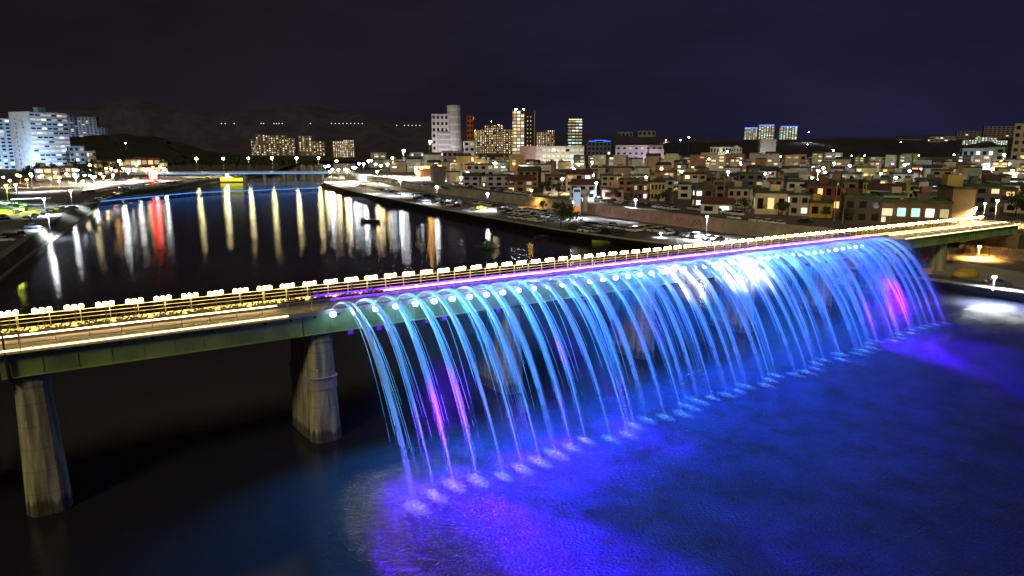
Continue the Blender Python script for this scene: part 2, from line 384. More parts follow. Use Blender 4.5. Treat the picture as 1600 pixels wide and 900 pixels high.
# the fountain pipe and violet light strips on the deck of the fountain length
mb = MB(); mb.tube([B(.8, .45, zt(.8)+.22), B(104, .45, zt(104)+.22)], .11, 8)
for i in range(48):
    s = 1.5+i*2.17; bmb(mb, s-.04, s+.04, .17, .5, .05, .14)
part('fountain_pipe', mb, M_steel, smooth=False)
for a, b in zip(rng[:-1], rng[1:]):
    if b < 4 or a > 100: mb = MB(); bmb(mb, a+.05, b-.05, .2, .26, -.06, .02); part('edge_fill_strip', mb, emit('edge_fill', (1, .75, .32), 7))  # added glowing strip that brightens the girder face below
for i in range(9):
    s = 2+i*11.9; mb = MB(); bmb(mb, s, s+11.5, -5.6, -5.5, .25, .4); part('violet_light_strip', mb, emit('violet_strip', (.06, .003, 1), 9))
    mb = MB(); bmb(mb, s, s+11.5, -1.1, -1.0, .7, .8); part('violet_light_strip', mb, emit('violet_strip', (.06, .003, 1), 9))
# piers: oval concrete shafts with battered faces
def pier_mesh(ztop, zbot, batter=.05):
    mb = MB(); n = 20; rings = []
    hh = ztop-zbot
    for k, (z, g) in enumerate([(zbot, batter*hh), (zbot+hh*.45, batter*hh*.55), (zbot+hh*.93, batter*hh*.07), (zbot+hh*.95, .12), (ztop, .12)]):
        for i in range(n):
            a = 2*math.pi*i/n; x, y = math.cos(a), math.sin(a)
            px = (abs(x)**.55)*math.copysign(1, x)*(1.16+g*.62); py = y*(1.0+g*.8)+math.copysign(2.2, y)*(1 if abs(y) > .01 else 0)
            mb.v.append((px, py, z))
    for k in range(4):
        for i in range(n): mb.f.append([k*n+i, k*n+(i+1) % n, (k+1)*n+(i+1) % n, (k+1)*n+i]); mb.m.append(0)
    mb.f.append([4*n+i for i in range(n)]); mb.m.append(0)
    return mb
def pier_mat():
    m = bpy.data.materials.new('stained_concrete'); m.use_nodes = True; n = m.node_tree.nodes; l = m.node_tree.links
    b = n['Principled BSDF']; b.inputs['Roughness'].default_value = .88
    t = n.new('ShaderNodeTexCoord'); mp = n.new('ShaderNodeMapping'); mp.inputs['Scale'].default_value = (1.6, 1.6, .16)
    a = n.new('ShaderNodeTexNoise'); a.inputs['Scale'].default_value = 1.3; a.inputs['Detail'].default_value = 6
    l.new(t.outputs['Object'], mp.inputs[0]); l.new(mp.outputs[0], a.inputs[0])
    r = n.new('ShaderNodeValToRGB'); l.new(a.outputs[0], r.inputs[0])
    r.color_ramp.elements[0].position = .36; r.color_ramp.elements[0].color = (.25, .23, .14, 1)
    r.color_ramp.elements[1].position = .62; r.color_ramp.elements[1].color = (.64, .6, .4, 1)
    a2 = n.new('ShaderNodeTexNoise'); a2.inputs['Scale'].default_value = 9; a2.inputs['Detail'].default_value = 6; l.new(t.outputs['Object'], a2.inputs[0])
    mx = n.new('ShaderNodeMix'); mx.data_type = 'RGBA'; mx.blend_type = 'MULTIPLY'; mx.inputs['Factor'].default_value = .5
    l.new(r.outputs[0], mx.inputs['A']); l.new(a2.outputs['Color'], mx.inputs['B']); 
    h = n.new('ShaderNodeMapRange'); h.inputs['From Min'].default_value = .25; h.inputs['From Max'].default_value = .75; h.inputs['To Min'].default_value = .55; h.inputs['To Max'].default_value = 1.1
    l.new(a2.outputs[0], h.inputs[0]); l.new(h.outputs[0], mx.inputs['B'])
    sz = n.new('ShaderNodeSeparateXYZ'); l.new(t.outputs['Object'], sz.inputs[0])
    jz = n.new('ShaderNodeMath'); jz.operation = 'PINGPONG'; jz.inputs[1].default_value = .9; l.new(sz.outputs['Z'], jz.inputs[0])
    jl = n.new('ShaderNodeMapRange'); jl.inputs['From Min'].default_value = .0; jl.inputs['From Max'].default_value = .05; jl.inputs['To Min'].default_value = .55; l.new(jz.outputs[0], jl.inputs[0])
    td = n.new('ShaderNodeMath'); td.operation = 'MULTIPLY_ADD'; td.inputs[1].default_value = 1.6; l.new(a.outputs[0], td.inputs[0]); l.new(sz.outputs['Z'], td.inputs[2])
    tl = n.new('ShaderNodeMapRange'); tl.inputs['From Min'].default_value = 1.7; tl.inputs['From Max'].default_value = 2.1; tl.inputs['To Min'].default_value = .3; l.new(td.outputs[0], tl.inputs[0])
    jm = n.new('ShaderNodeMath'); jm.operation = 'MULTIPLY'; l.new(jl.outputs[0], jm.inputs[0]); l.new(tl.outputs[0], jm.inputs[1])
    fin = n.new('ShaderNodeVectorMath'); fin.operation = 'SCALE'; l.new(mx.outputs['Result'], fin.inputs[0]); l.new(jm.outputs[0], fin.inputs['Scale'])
    l.new(fin.outputs[0], b.inputs['Base Color'])
    bp = n.new('ShaderNodeBump'); bp.inputs['Strength'].default_value = .4; bp.inputs['Distance'].default_value = .04; l.new(a2.outputs[0], bp.inputs['Height']); l.new(bp.outputs[0], b.inputs['Normal'])
    return m
M_pier = pier_mat(); M_band = mat('repair_mortar', (.42, .39, .32), .85, .25, 1.2)
for i in range(8):
    s = SPAN*(i-1); zb = -1.5 if i < 7 else ZR
    top = zt(s)-2.45
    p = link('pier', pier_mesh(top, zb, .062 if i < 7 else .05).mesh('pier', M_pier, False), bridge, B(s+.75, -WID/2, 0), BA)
    b = MB(); hh = top-zb
    b.box((0, 0, top+.13), (2.1, 6.2, .26)); q = link('bearing_cap', b.mesh('bearing_cap', M_concd), p)
    if i == 1:                                   # the pale repaired ring and a graffito
        b = pier_mesh(zb+hh*.66, zb+hh*.56, 0); g = .062*hh*.47
        for k in range(len(b.v)):
            x, y, z = b.v[k]; b.v[k] = (math.copysign(abs(x)*(1.02)+g*.62*min(1, abs(x)), x), y*(1+(g*.8)/3.2)*1.01, z)
        q = link('repair_band', b.mesh('repair_band', M_band), p)
    b = MB()
    if i < 2:
        yy = -3.24-.062*hh*.25*.8
        b.box((-.55, yy+.12, zb+hh*.72), (.5, .06, .34)); link('name_plate', b.mesh('name_plate', M_white), p)
# drain pipe at the first pier joint
s = -SPAN-.6
mb = MB(); mb.tube([B(s, .02, zt(s)-.35), B(s+.05, .0, zt(s)-2.2), B(s+.1, -.15, zt(s)-2.5)], .13, 8); mb.tube([B(s, .2, zt(s)+1.3), B(s, .12, zt(s)-.4)], .07, 6); bmb(mb, s-.1, s+.9, .12, .22, .9, .98)
part('drain_pipe', mb, mat('black_iron', (.02, .018, .015), .6, 0))
for i in range(14):
    mb = MB(); s = -SPAN+i*2.27; bmb(mb, s-.12, s+.12, -.2, -.05, -.62, -.45); part('cable_bracket', mb, M_dark)
# far abutment: retaining block where the girders land
ab = MB(); c = B(172, -WID/2, 0); ab.box((c.x+5, c.y+4, ZR+2.6), (13, 11, 5.4), 0, BA)
tag(link('bridge_abutment', ab.mesh('bridge_abutment', mat('abutment_concrete', (.22, .16, .09), .9, .35, .3, bump=.4))), 'brown concrete abutment carrying the right end of the green footbridge', 'abutment')

# lamp clusters: three globes on a short bracket along the back rail
M_bulb = emit('lamp_globe', (1, .66, .2), 140)
lampme = MB().box((0, 0, .5), (.08, .08, 1.0)).box((0, 0, 1.02), (1.3, .07, .07)).box((-.5, 0, 1.1), (.1, .1, .1)).box((.5, 0, 1.1), (.1, .1, .1)).box((0, 0, 1.1), (.1, .1, .1)).mesh('lamp_bracket', M_dark)
bulbme = MB().ball((0, 0, 0), .2, 8).mesh('lamp_globe', M_bulb, True)
NL = 92
cl0 = None
for i in range(NL):
    s = -34.2+i*2.27
    if s > S1-2: break
    if s < 0: where = 'over dark river'
    elif s < 118: where = 'behind blue jets'
    else: where = 'near right bank'
    lab = f'three-globe lamp on the back railing {where}, {nth(i+1)} from left'
    if cl0 is None:
        cl0 = thing('bridge_lamp', lab, 'lamp', B(s, -WID+.3, zt(s)+.06), BA, 'warm globe lamps along the back railing of the footbridge')
        link('lamp_bracket', lampme, cl0)
        for k in (-.5, 0, .5): link('lamp_globe', bulbme, cl0, (k, 0, 1.33))
    else: dup(cl0, B(s, -WID+.3, zt(s)+.06), BA, lab)
# planters along the middle of the deck
plm = MB(); plm.box((0, 0, .15), (2.2, .5, .3)); planterme = plm.mesh('planter_box', mat('planter_timber', (.012, .01, .008), .8, .3, 2))
pv = []
for v in range(3):
    rnd = random.Random(v+40); mb = MB()
    for k in range(150):
        c = Vector((rnd.uniform(-1.2, 1.2), rnd.gauss(-.12, .25), .3+abs(rnd.gauss(0, .24)))); a = Vector((rnd.gauss(0, 1), rnd.gauss(0, 1), rnd.gauss(0, 1))).normalized()*.12; b = a.cross(Vector((rnd.gauss(0, 1), rnd.gauss(0, 1), 1))).normalized()*.07
        mb.quad(c-a, c-b, c+a, c+b)
    pv.append(mb.mesh('plants', mat('planter_leaves', (.02, .026, .01), .8, .4, 2)))
for i in range(15):
    s = -31+i*2.75
    if s > 8: break
    t = thing('planter', f'dark planter box of low plants on the deck kerb, {nth(i+1)} from the left', 'planter', B(s, -3.6, zt(s)+.19), BA, 'planters along the deck left of the fountain')
    link('planter_box', planterme, t); link('foliage', pv[i % 3], t)

# ------------------------------------------------------------------ the fountain: jets, their spotlights, floodlights, spray
def water_jet_mat():
    m = bpy.data.materials.new('falling_water'); m.use_nodes = True; n = m.node_tree.nodes; l = m.node_tree.links
    n.remove(n['Principled BSDF']); out = n['Material Output']
    d = n.new('ShaderNodeBsdfDiffuse'); d.inputs[0].default_value = (.85, .88, .9, 1)
    tr = n.new('ShaderNodeBsdfTranslucent'); tr.inputs[0].default_value = (.85, .88, .9, 1)
    mx = n.new('ShaderNodeMixShader'); mx.inputs[0].default_value = .5; l.new(d.outputs[0], mx.inputs[1]); l.new(tr.outputs[0], mx.inputs[2])
    tp = n.new('ShaderNodeBsdfTransparent'); m2 = n.new('ShaderNodeMixShader')
    t = n.new('ShaderNodeTexCoord'); mp = n.new('ShaderNodeMapping'); mp.inputs['Scale'].default_value = (5, .4, .3)
    a = n.new('ShaderNodeTexNoise'); a.inputs['Scale'].default_value = 1.5; a.inputs['Detail'].default_value = 4
    l.new(t.outputs['Object'], mp.inputs[0]); l.new(mp.outputs[0], a.inputs[0])
    r = n.new('ShaderNodeMapRange'); r.inputs['From Min'].default_value = .35; r.inputs['From Max'].default_value = .7; r.inputs['To Min'].default_value = .4; r.inputs['To Max'].default_value = .85
    l.new(a.outputs[0], r.inputs[0])
    sz = n.new('ShaderNodeSeparateXYZ'); l.new(t.outputs['Object'], sz.inputs[0]); g = n.new('ShaderNodeMapRange')   # droplets thin the jet; the dimming away from the lamps is put in too
    g.inputs['From Min'].default_value = -12; g.inputs['From Max'].default_value = .5; g.inputs['To Min'].default_value = .17; g.inputs['To Max'].default_value = 1.1
    l.new(sz.outputs['Z'], g.inputs[0]); k = n.new('ShaderNodeMath'); k.operation = 'MULTIPLY'; k.use_clamp = True; l.new(r.outputs[0], k.inputs[0]); l.new(g.outputs[0], k.inputs[1])
    l.new(k.outputs[0], m2.inputs[0]); l.new(tp.outputs[0], m2.inputs[1]); l.new(mx.outputs[0], m2.inputs[2]); l.new(m2.outputs[0], out.inputs[0])
    return m
M_jet = water_jet_mat()
M_foam = mat('foam', (.5, .53, .56), .6, .2, 2)
def soften(m):
    n = m.node_tree.nodes; l = m.node_tree.links; b = n['Principled BSDF']
    t = n.new('ShaderNodeTexCoord'); mp = n.new('ShaderNodeMapping'); mp.inputs['Scale'].default_value = (1.2, .52, 1); l.new(t.outputs['Object'], mp.inputs[0])
    le = n.new('ShaderNodeVectorMath'); le.operation = 'LENGTH'; l.new(mp.outputs[0], le.inputs[0])
    a = n.new('ShaderNodeTexNoise'); a.inputs['Scale'].default_value = 3.5; a.inputs['Detail'].default_value = 5; l.new(t.outputs['Object'], a.inputs[0])
    s_ = n.new('ShaderNodeMath'); s_.operation = 'SUBTRACT'; s_.inputs[0].default_value = 1.0; l.new(le.outputs['Value'], s_.inputs[1])
    k = n.new('ShaderNodeMath'); k.operation = 'MULTIPLY'; k.use_clamp = True; l.new(s_.outputs[0], k.inputs[0]); l.new(a.outputs[0], k.inputs[1]); l.new(k.outputs[0], b.inputs['Alpha'])
soften(M_foam)
VX, VZ, GR = 6.8, 4.8, 9.81
def jet_mesh(seed, H0=13.4, nst=36):
    rnd = random.Random(seed); mb = MB()
    T = (VZ+math.sqrt(VZ*VZ+2*GR*(H0+1)))/GR
    for k in range(nst):
        core = k < 4; spread = 1 if k < 16 else 2.3
        vx = VX*(1+rnd.gauss(0, .011*spread)); vz = VZ*(1+rnd.gauss(0, .016*spread)); vs = rnd.gauss(0, .075*spread)
        if core: vx, vz, vs = VX*(1+.007*(k-1.5)), VZ, .035*(k-1.5)
        pts = []; rs = []
        n = 20; t1 = T*rnd.uniform(.62, 1.0) if not core else T
        for i in range(n+1):
            t = t1*i/n; f = i/n
            pts.append((vs*t+.015*t*math.sin(i*.35+k), -vx*t, vz*t-GR*t*t/2)); rs.append((.042 if core else .02 if k < 16 else .015)*(1+.5*f)*(1 if f < .7 else max(.3, 1-(f-.7)*2.0)))
        mb.tube(pts, rs, 4 if core else 3, 0, False)
    return mb.mesh('water_jet', M_jet, True)
jets = [jet_mesh(s) for s in range(6)]
def splash_mesh(seed):
    rnd = random.Random(seed+90); mb = MB()
    for k in range(70):
        x = rnd.gauss(0, .42); y = rnd.gauss(0, .95); z = abs(rnd.gauss(0, .22))*max(0.1, 1-abs(y)/2.2)
        mb.ball((x, y, z), rnd.uniform(.02, .075), 5)
    n = 16; b = len(mb.v); mb.v.append((0, 0, .16))
    for j, rr in enumerate((.45, 1.0)):
        for i in range(n):
            a = 2*math.pi*i/n; q = rr*(1+rnd.uniform(-.15, .15)); mb.v.append((q*.62*math.cos(a), q*1.5*math.sin(a), .1 if j == 0 else .012))
    for i in range(n):
        mb.f.append([b, b+1+i, b+1+(i+1) % n]); mb.m.append(0); mb.f.append([b+1+i, b+1+n+i, b+1+n+(i+1) % n, b+1+(i+1) % n]); mb.m.append(0)
    return mb.mesh('splash', M_foam, True)
splashes = [splash_mesh(k) for k in range(4)]
SPOT_GAIN = 8.5
spot_body = MB().box((0, 0, 0), (.3, .26, .2)).box((0, .16, -.02), (.1, .1, .5)).mesh('spotlight_housing', M_dark)
NJ = 46
def jcol(s):
    if s < 9: return (.04, .36, 1)
    if s < 16: return (.012, .33, 1)
    if s < 38: return (.003, .165, 1)
    if s < 76: return (.003, .15, 1)
    return (.003, .105, 1)
lens_me = {}
rj = random.Random(11)
for i in range(NJ):
    s = 1.5+i*2.17
    if s < 38: kind = 'pale blue' if s < 9 else 'cyan blue' if s < 16 else 'bright blue'
    elif 42 < s < 47: kind = 'milky white'
    elif 50 < s < 58: kind = 'blue white'
    else: kind = 'deep blue'
    j = tag(link('water_jet', jets[i % 6], None, B(s, .55, zt(s)+.3), BA), f'{kind} jet of water arching off the footbridge, {nth(i+1)} from the left', 'water jet', 'water jets arching off the footbridge')
    j.scale = (rj.choice((-1, 1))*rj.uniform(.85, 1.3), rj.uniform(.93, 1.05), 1)
    H0 = zt(s)+.3; T = (VZ+math.sqrt(VZ*VZ+2*GR*H0))/GR
    sp = link('splash_foam', splashes[i % 4], j, (0, -VX*T, -H0)); sp.scale = (rj.uniform(.8, 1.2), rj.uniform(.8, 1.25), 1)
    c = jcol(s)
    t = thing('fountain_spotlight', f'{kind} spotlight on the deck edge under the {nth(i+1)} water jet from left', 'spotlight', B(s, .5, zt(s)-.25), BA, 'spotlights under the water jets')
    link('housing', spot_body, t, (0, 0, 0))
    if c not in lens_me: lens_me[c] = MB().ball((0, 0, 0), .33, 10, 0, .8).mesh('lens', emit('spot_lens', tuple(.3+.7*v for v in c[:2])+(1,), 18), True)
    link('lens', lens_me[c], t, (0, -.16, -.03))
    white = 42 < s < 47 or 50 < s < 58
    if white: lamp('white_beam', 'SPOT', (0, -.66, -.02), 95000, (1, .8, .68) if s < 47 else (.8, .88, 1), t, (0, -.95, .12), spot_size=R(48), spot_blend=1, shadow_soft_size=.12)
    else: lamp('white_beam', 'SPOT', (0, -.66, -.02), 17000 if s < 76 else 5000, (.16, .55, 1) if s < 16 else (.14, .4, 1), t, (0, -.9, .42), spot_size=R(82), spot_blend=1, shadow_soft_size=.12)
    pw = 700 if s < 38 else 800
    lamp('spot_beam', 'SPOT', (0, -.66, -.02), pw*SPOT_GAIN, c, t, (0, -.88, -.2), spot_size=R(150), spot_blend=.5, shadow_soft_size=.12)
flood_body = MB().box((0, 0, 0), (.6, .4, .5)).box((0, .3, .2), (.12, .4, .12)).mesh('floodlight_housing', M_dark)
flens = MB().box((0, -.22, 0), (.5, .03, .4)).mesh('lens', emit('violet_lens', (.2, .02, 1), .5))
def flood(i, s, tgt, e, c, size, lab, n=-.4):
    p = B(s, n, zt(s)-2.45)
    t = thing('floodlight', lab, 'floodlight', p, BA, 'violet floodlights under the girder')
    link('housing', flood_body, t); link('lens', flens, t)
    d = Matrix.Rotation(-BA, 3, 'Z') @ (tgt-p)
    lamp('flood_beam', 'SPOT', (0, -1.0, -.05), e, c, t, d, spot_size=R(size), spot_blend=.9, shadow_soft_size=.7)
def fall(s, f):
    """a point on the falling water of the jet at s, f = 0 at the nozzle, 1 at the splash"""
    H0 = zt(s)+.3; T = (VZ+math.sqrt(VZ*VZ+2*GR*H0))/GR; t = T*f
    return B(s, .55+VX*t, zt(s)+.3+VZ*t-GR*t*t/2)
fl = [(5.5, 5.6, .86, 420000, 21), (7.5, 7.9, .8, 420000, 21), (21, 21, .74, 240000, 17), (30, 30.5, .72, 120000, 14), (34, 34.5, .72, 90000, 12), (3.5, (640, 775), 0, 150000, 22), (6.5, (745, 760), 0, 200000, 24), (14, (700, 850), 0, 110000, 34), (12, (830, 728), 0, 260000, 24), (18, (900, 700), 0, 200000, 24), (25, (985, 672), 0, 160000, 24), (84, (1420, 548), 0, 500000, 18), (90, (1500, 535), 0, 600000, 20), (95, (1520, 570), 0, 900000, 24), (96, 97, .95, 70000, 22), (99.5, 99.5, .9, 60000, 22), (76, 76.5, .74, 90000, 10)]
fl.sort(key=lambda v: v[0])
for i, (s, st, f, e, sz) in enumerate(fl):
    lab2 = f'{nth(i+1)} from the left'
    flood(i, s, G(*st, 0) if isinstance(st, tuple) else fall(st, f), e, VIOLET, sz, f'violet floodlight under the girder aimed at falling water {lab2}')

# the fine spray that hangs in the fall and catches the coloured light
def spray_mat(dens):
    m = bpy.data.materials.new('spray'); m.use_nodes = True; n = m.node_tree.nodes; l = m.node_tree.links
    n.remove(n['Principled BSDF']); v = n.new('ShaderNodeVolumePrincipled'); v.inputs['Color'].default_value = (.9, .95, 1, 1)
    v.inputs['Anisotropy'].default_value = .1
    t = n.new('ShaderNodeTexCoord'); a = n.new('ShaderNodeTexNoise'); a.inputs['Scale'].default_value = .16; a.inputs['Detail'].default_value = 2; l.new(t.outputs['Object'], a.inputs[0])
    r = n.new('ShaderNodeMapRange'); r.inputs['From Min'].default_value = .35; r.inputs['From Max'].default_value = .7; r.inputs['To Min'].default_value = .15*dens; r.inputs['To Max'].default_value = dens*1.6
    l.new(a.outputs[0], r.inputs[0])
    d = n.new('ShaderNodeVectorMath'); d.operation = 'DOT_PRODUCT'; d.inputs[1].default_value = DX; l.new(t.outputs['Object'], d.inputs[0])
    e = n.new('ShaderNodeMapRange'); e.inputs['From Min'].default_value = DX.dot(BO)-.5; e.inputs['To Min'].default_value = .0; e.inputs['From Max'].default_value = DX.dot(BO)+60; e.inputs['To Max'].default_value = 1.7; l.new(d.outputs['Value'], e.inputs[0])
    k = n.new('ShaderNodeMath'); k.operation = 'MULTIPLY'; l.new(r.outputs[0], k.inputs[0]); l.new(e.outputs[0], k.inputs[1])
    sz = n.new('ShaderNodeSeparateXYZ'); l.new(t.outputs['Object'], sz.inputs[0]); g = n.new('ShaderNodeMapRange'); g.inputs['From Min'].default_value = 0; g.inputs['From Max'].default_value = 13; g.inputs['To Min'].default_value = .35
    l.new(sz.outputs['Z'], g.inputs[0]); k2 = n.new('ShaderNodeMath'); k2.operation = 'MULTIPLY'; l.new(k.outputs[0], k2.inputs[0]); l.new(g.outputs[0], k2.inputs[1]); l.new(k2.outputs[0], v.inputs['Density'])
    l.new(v.outputs[0], n['Material Output'].inputs['Volume']); return m
mb = MB(); sp0, sp1 = -.5, 101
prof = []
for f in [0, .1, .2, .3, .4, .5, .6, .7, .8, .9, 1]: prof.append((f, 1.0))
ring = []
for s in (sp0, sp1):
    r_ = []
    for f, _ in prof: q = fall(s, f); r_.append(q+NX*1.3+Vector((0, 0, .5)))
    for f, _ in prof[::-1]: q = fall(s, f); r_.append(q-NX*(1.2+1.8*f) if f > .25 else B(s, .6+f*2, zt(s)-.2-f*3))
    for p in r_: p.z = max(p.z, .03)
    ring.append(r_)
n_ = len(ring[0]); mb.v = [tuple(p) for r_ in ring for p in r_]
for k in range(n_): mb.f.append([k, (k+1) % n_, n_+(k+1) % n_, n_+k]); mb.m.append(0)
mb.f.append(list(range(n_))[::-1]); mb.f.append([n_+k for k in range(n_)]); mb.m += [0, 0]
tag(link('fountain_spray', mb.mesh('fountain_spray', spray_mat(.016))), 'fine blue lit spray hanging between the water jets', 'spray', kind='stuff')

# ------------------------------------------------------------------ buildings
WINM = {'warm': emit('window_warm', (1, .68, .3), 1.1), 'white': emit('window_white', (.95, .97, 1), 1.5), 'teal': emit('window_teal', (.45, 1, .85), 1.1),
        'dim': emit('window_dim', (1, .75, .45), .35), 'dark': M_glassd}
M_roofd = mat('roof_felt', (.08, .085, .08), .9, .35, .3)
M_roofg = mat('green_roof_paint', (.06, .12, .08), .85, .3, .3)
M_tank = mat('tank_blue', (.08, .18, .4), .5, .1, 1)
rb = random.Random(23)
wcache = {}
PLACED = []                                       # (x, y, radius) of what stands in the town
def win_mesh(ww, wh, kind):
    k = (round(ww, 1), round(wh, 1), kind)
    if k not in wcache:
        wcache[k] = MB().box((0, 0, 0), (k[0], .16, k[1])).mesh('window', WINM[kind])
    return wcache[k]
def building(name, label, cat, x0, x1, yt, yb, z, col, yaw=12, dep=None, fl=2, cols=3, lit=.3, kinds=('warm', 'white'), roof='flat', roofm=None,
             group=None, band=None, side=True, dark=True, ww=.55, wh=.5, frac=(0, 1), pat=None, tank=None, hall=False):
    p = G((x0+x1)/2, yb, z); d = depth(p); a = R(yaw)
    W = (x1-x0)*d/F; H = (yb-yt)*d/F/CP
    if dep is None: dep = min(max(W*.7, 7), 18)
    wd = max(2.5, (W-dep*abs(math.sin(a)))/math.cos(a))
    face = math.atan2(p.x, p.y)                   # turn so that the front looks at the river and the camera
    rz = -face+a
    back = Vector((p.x, p.y, 0)).normalized()*(dep*.5*math.cos(a)); c = p+back
    t = thing(name, label, cat, (c.x, c.y, z), rz, group)
    PLACED.append((c.x, c.y, max(wd, dep)*.5))
    wm = mat(name+'_wall', col, .85, .22, .25)
    mb = MB(); mb.box((0, 0, H/2), (wd, dep, H)); link('wall', mb.mesh('wall', wm), t)
    rm = roofm or rb.choice((M_roofd, M_roofg, M_roofd))
    mb = MB()
    if roof == 'flat':
        mb.box((0, 0, H+.12), (wd+.3, dep+.3, .24)); 
        for s in (-1, 1):
            mb.box((0, s*(dep/2), H+.55), (wd+.3, .22, .62)); mb.box((s*(wd/2), 0, H+.55), (.22, dep-.25, .62))
        ro = link('roof', mb.mesh('roof', rm if H < 14 else wm), t)
        if H < 12 and wd > 6:
            sh = MB(); sh.box((wd*rb.uniform(-.28, .28), dep*.1, H+1.45), (min(3.2, wd*.35), min(3, dep*.4), 2.4)); link('stair_head', sh.mesh('stair_head', wm), ro)
            if tank or (tank is None and rb.random() < .4):
                tk = MB(); xx = wd*rb.uniform(-.35, .35); tk.tube([(xx, -dep*.28, H+.25), (xx, -dep*.28, H+1.7)], .75, 9); link('water_tank', tk.mesh('water_tank', rb.choice((M_tank, mat('tank_yellow', (.5, .38, .1), .5, .1, 1)))), ro)
    elif roof == 'gable':
        rr = min(2.6, dep*.25)
        b = MB(); b.side([(-dep/2-.4, H-.1), (dep/2+.4, H-.1), (0, H+rr)], -wd/2-.4, wd/2+.4)
        b.v = [(v[1], v[0], v[2]) for v in b.v]; b.f = [f[::-1] for f in b.f]
        link('roof', b.mesh('roof', rm), t)
    elif roof == 'gablefront':
        rr = min(5, wd*.35); b = MB(); b.side([(-wd/2-.2, H-.1), (wd/2+.2, H-.1), (0, H+rr)], -dep/2-.2, dep/2+.2); link('roof', b.mesh('roof', wm), t)
    if band:
        b = MB(); q = mat('facade_band', band, .7, .15, .5)
        bo = []
        for k in range(1, fl+1):
            zz = H*k/fl-.18*H/fl
            m2 = MB(); m2.box((0, -dep/2-.12, zz), (wd*.98, .3, H/fl*.3)); link('balcony_band', m2.mesh('balcony_band', q), t)
    fh = H/fl; f0, f1 = frac
    sides = [(-1, wd, (f0, f1), cols)]
    if side and dep > 6: sides.append((2, dep, (0, 1), max(1, int(cols*dep/wd*.8))))
    cnt = 0
    for sd, wid, (g0, g1), cc in sides:
        cw = wid*(g1-g0)/cc
        for k in range(fl):
            for i in range(cc):
                if cnt >= 96: break
                r = rb.random()
                if pat: kd = pat(k, i, cc)
                else: kd = rb.choice(kinds) if r < lit*.75 else ('dim' if r < lit*1.6 else 'dark')
                if kd is None or (kd == 'dark' and not dark): continue
                xx = -wid/2+wid*g0+cw*(i+.5); zz = fh*(k+.52)
                me = win_mesh(cw*ww, fh*wh, kd)
                if sd == -1: o = link('window', me, t, (xx, -dep/2-.03-(.12 if band else 0)*0, zz))
                else:
                    sx = 1 if (a < 0) else -1
                    sx = -sx if False else sx
                    o = link('window', me, t, (sx*(wd/2+.03), xx, zz), math.pi/2)
                cnt += 1
    return t, wd, dep, H
WH = (.72, .74, .78); GY = (.42, .41, .43); CR = (.62, .54, .38); PK = (.6, .45, .42); BRN = (.25, .15, .1); RED = (.42, .12, .07); YL = (.62, .48, .16); LIL = (.6, .52, .62); DK = (.12, .11, .12); BRK = (.34, .17, .11); GN = (.2, .3, .2); BL = (.35, .45, .6)
Bd = building
# --- left bank apartment blocks
t, wd, dep, H = Bd('apartment_block', 'pale blue white slab apartment block beside the left frame edge with small dark windows', 'apartment block', -14, 40, 190, 264, 4, WH, 16, 14, 14, 6, .14, ('white', 'warm'), tank=False)
o = MB(); o.box((wd*.3, 0, H+3.2), (4.5, 6, 6.4)); link('lift_tower', o.mesh('lift_tower', mat('lift_wall', WH, .8, .15, .3)), t)
Bd('apartment_block', 'narrow cream apartment block with lit windows between the two white slab blocks', 'apartment block', 26, 47, 205, 263, 4, CR, 8, 10, 12, 4, .35, ('white', 'warm'))
t, wd, dep, H = Bd('apartment_block', 'tall blue white slab apartment block with rows of lit balconies and a blank gable end', 'apartment block', 34, 109, 181, 266, 4, WH, 38, 30, 13, 7, .4, ('white', 'white', 'warm'), band=(.6, .62, .66), side=False, ww=.8, wh=.42)
o = MB(); o.box((wd*.08, 2, H+3.4), (9, 7, 6.8)); link('lift_tower', o.mesh('lift_tower', mat('blue_lift_wall', (.3, .5, .85), .8, .1, .3)), t)
for k in range(11):
    link('window', win_mesh(1.2, 1.5, 'dark'), t, (-wd/2-.03, dep*.22, H/13*(k+1.5)), math.pi/2)
em = MB(); em.box((0, 0, 0), (3, .2, .5)); em.box((0, 0, 0), (.5, .24, 3)); em.box((-.8, 0, -3), (1.1, .2, 1.3)); em.box((1, 0, -3), (1.1, .2, 1.3)); em.box((-.8, 0, -6), (1.1, .2, 1.3)); em.box((1, 0, -6), (1.1, .2, 1.3))
link('gable_emblem', em.mesh('gable_emblem', mat('emblem_blue', (.08, .12, .25), .6, 0)), t, (-wd/2-.06, -dep*.12, H*.84), math.pi/2)
Bd('apartment_tower', 'grey blue far apartment tower standing on the hill just right of the slab block', 'apartment tower', 94, 129, 182, 219, 49, (.36, .4, .5), 30, 20, 15, 5, .1, ('warm',))
Bd('apartment_tower', 'grey blue far apartment tower on the hill, taller of the two right of the first', 'apartment tower', 127, 156, 185, 219, 49, (.34, .38, .48), -20, 18, 14, 5, .06, ('warm',))
Bd('apartment_tower', 'lowest and rightmost of the grey blue apartment towers on the left hill', 'apartment tower', 154, 169, 201, 219, 49, (.34, .37, .45), 10, 14, 9, 3, .05, ('warm',))
Bd('office_block', 'blue white five-storey block with a glazed corner below the far hill towers', 'office block', 109, 134, 231, 270, 4, BL, 14, 12, 5, 3, .12, ('white',))
Bd('office_block', 'low cream block with dark square windows beside the blue white five-storey block', 'office block', 133, 151, 238, 266, 4, CR, 6, 12, 3, 4, .05, ('white',))
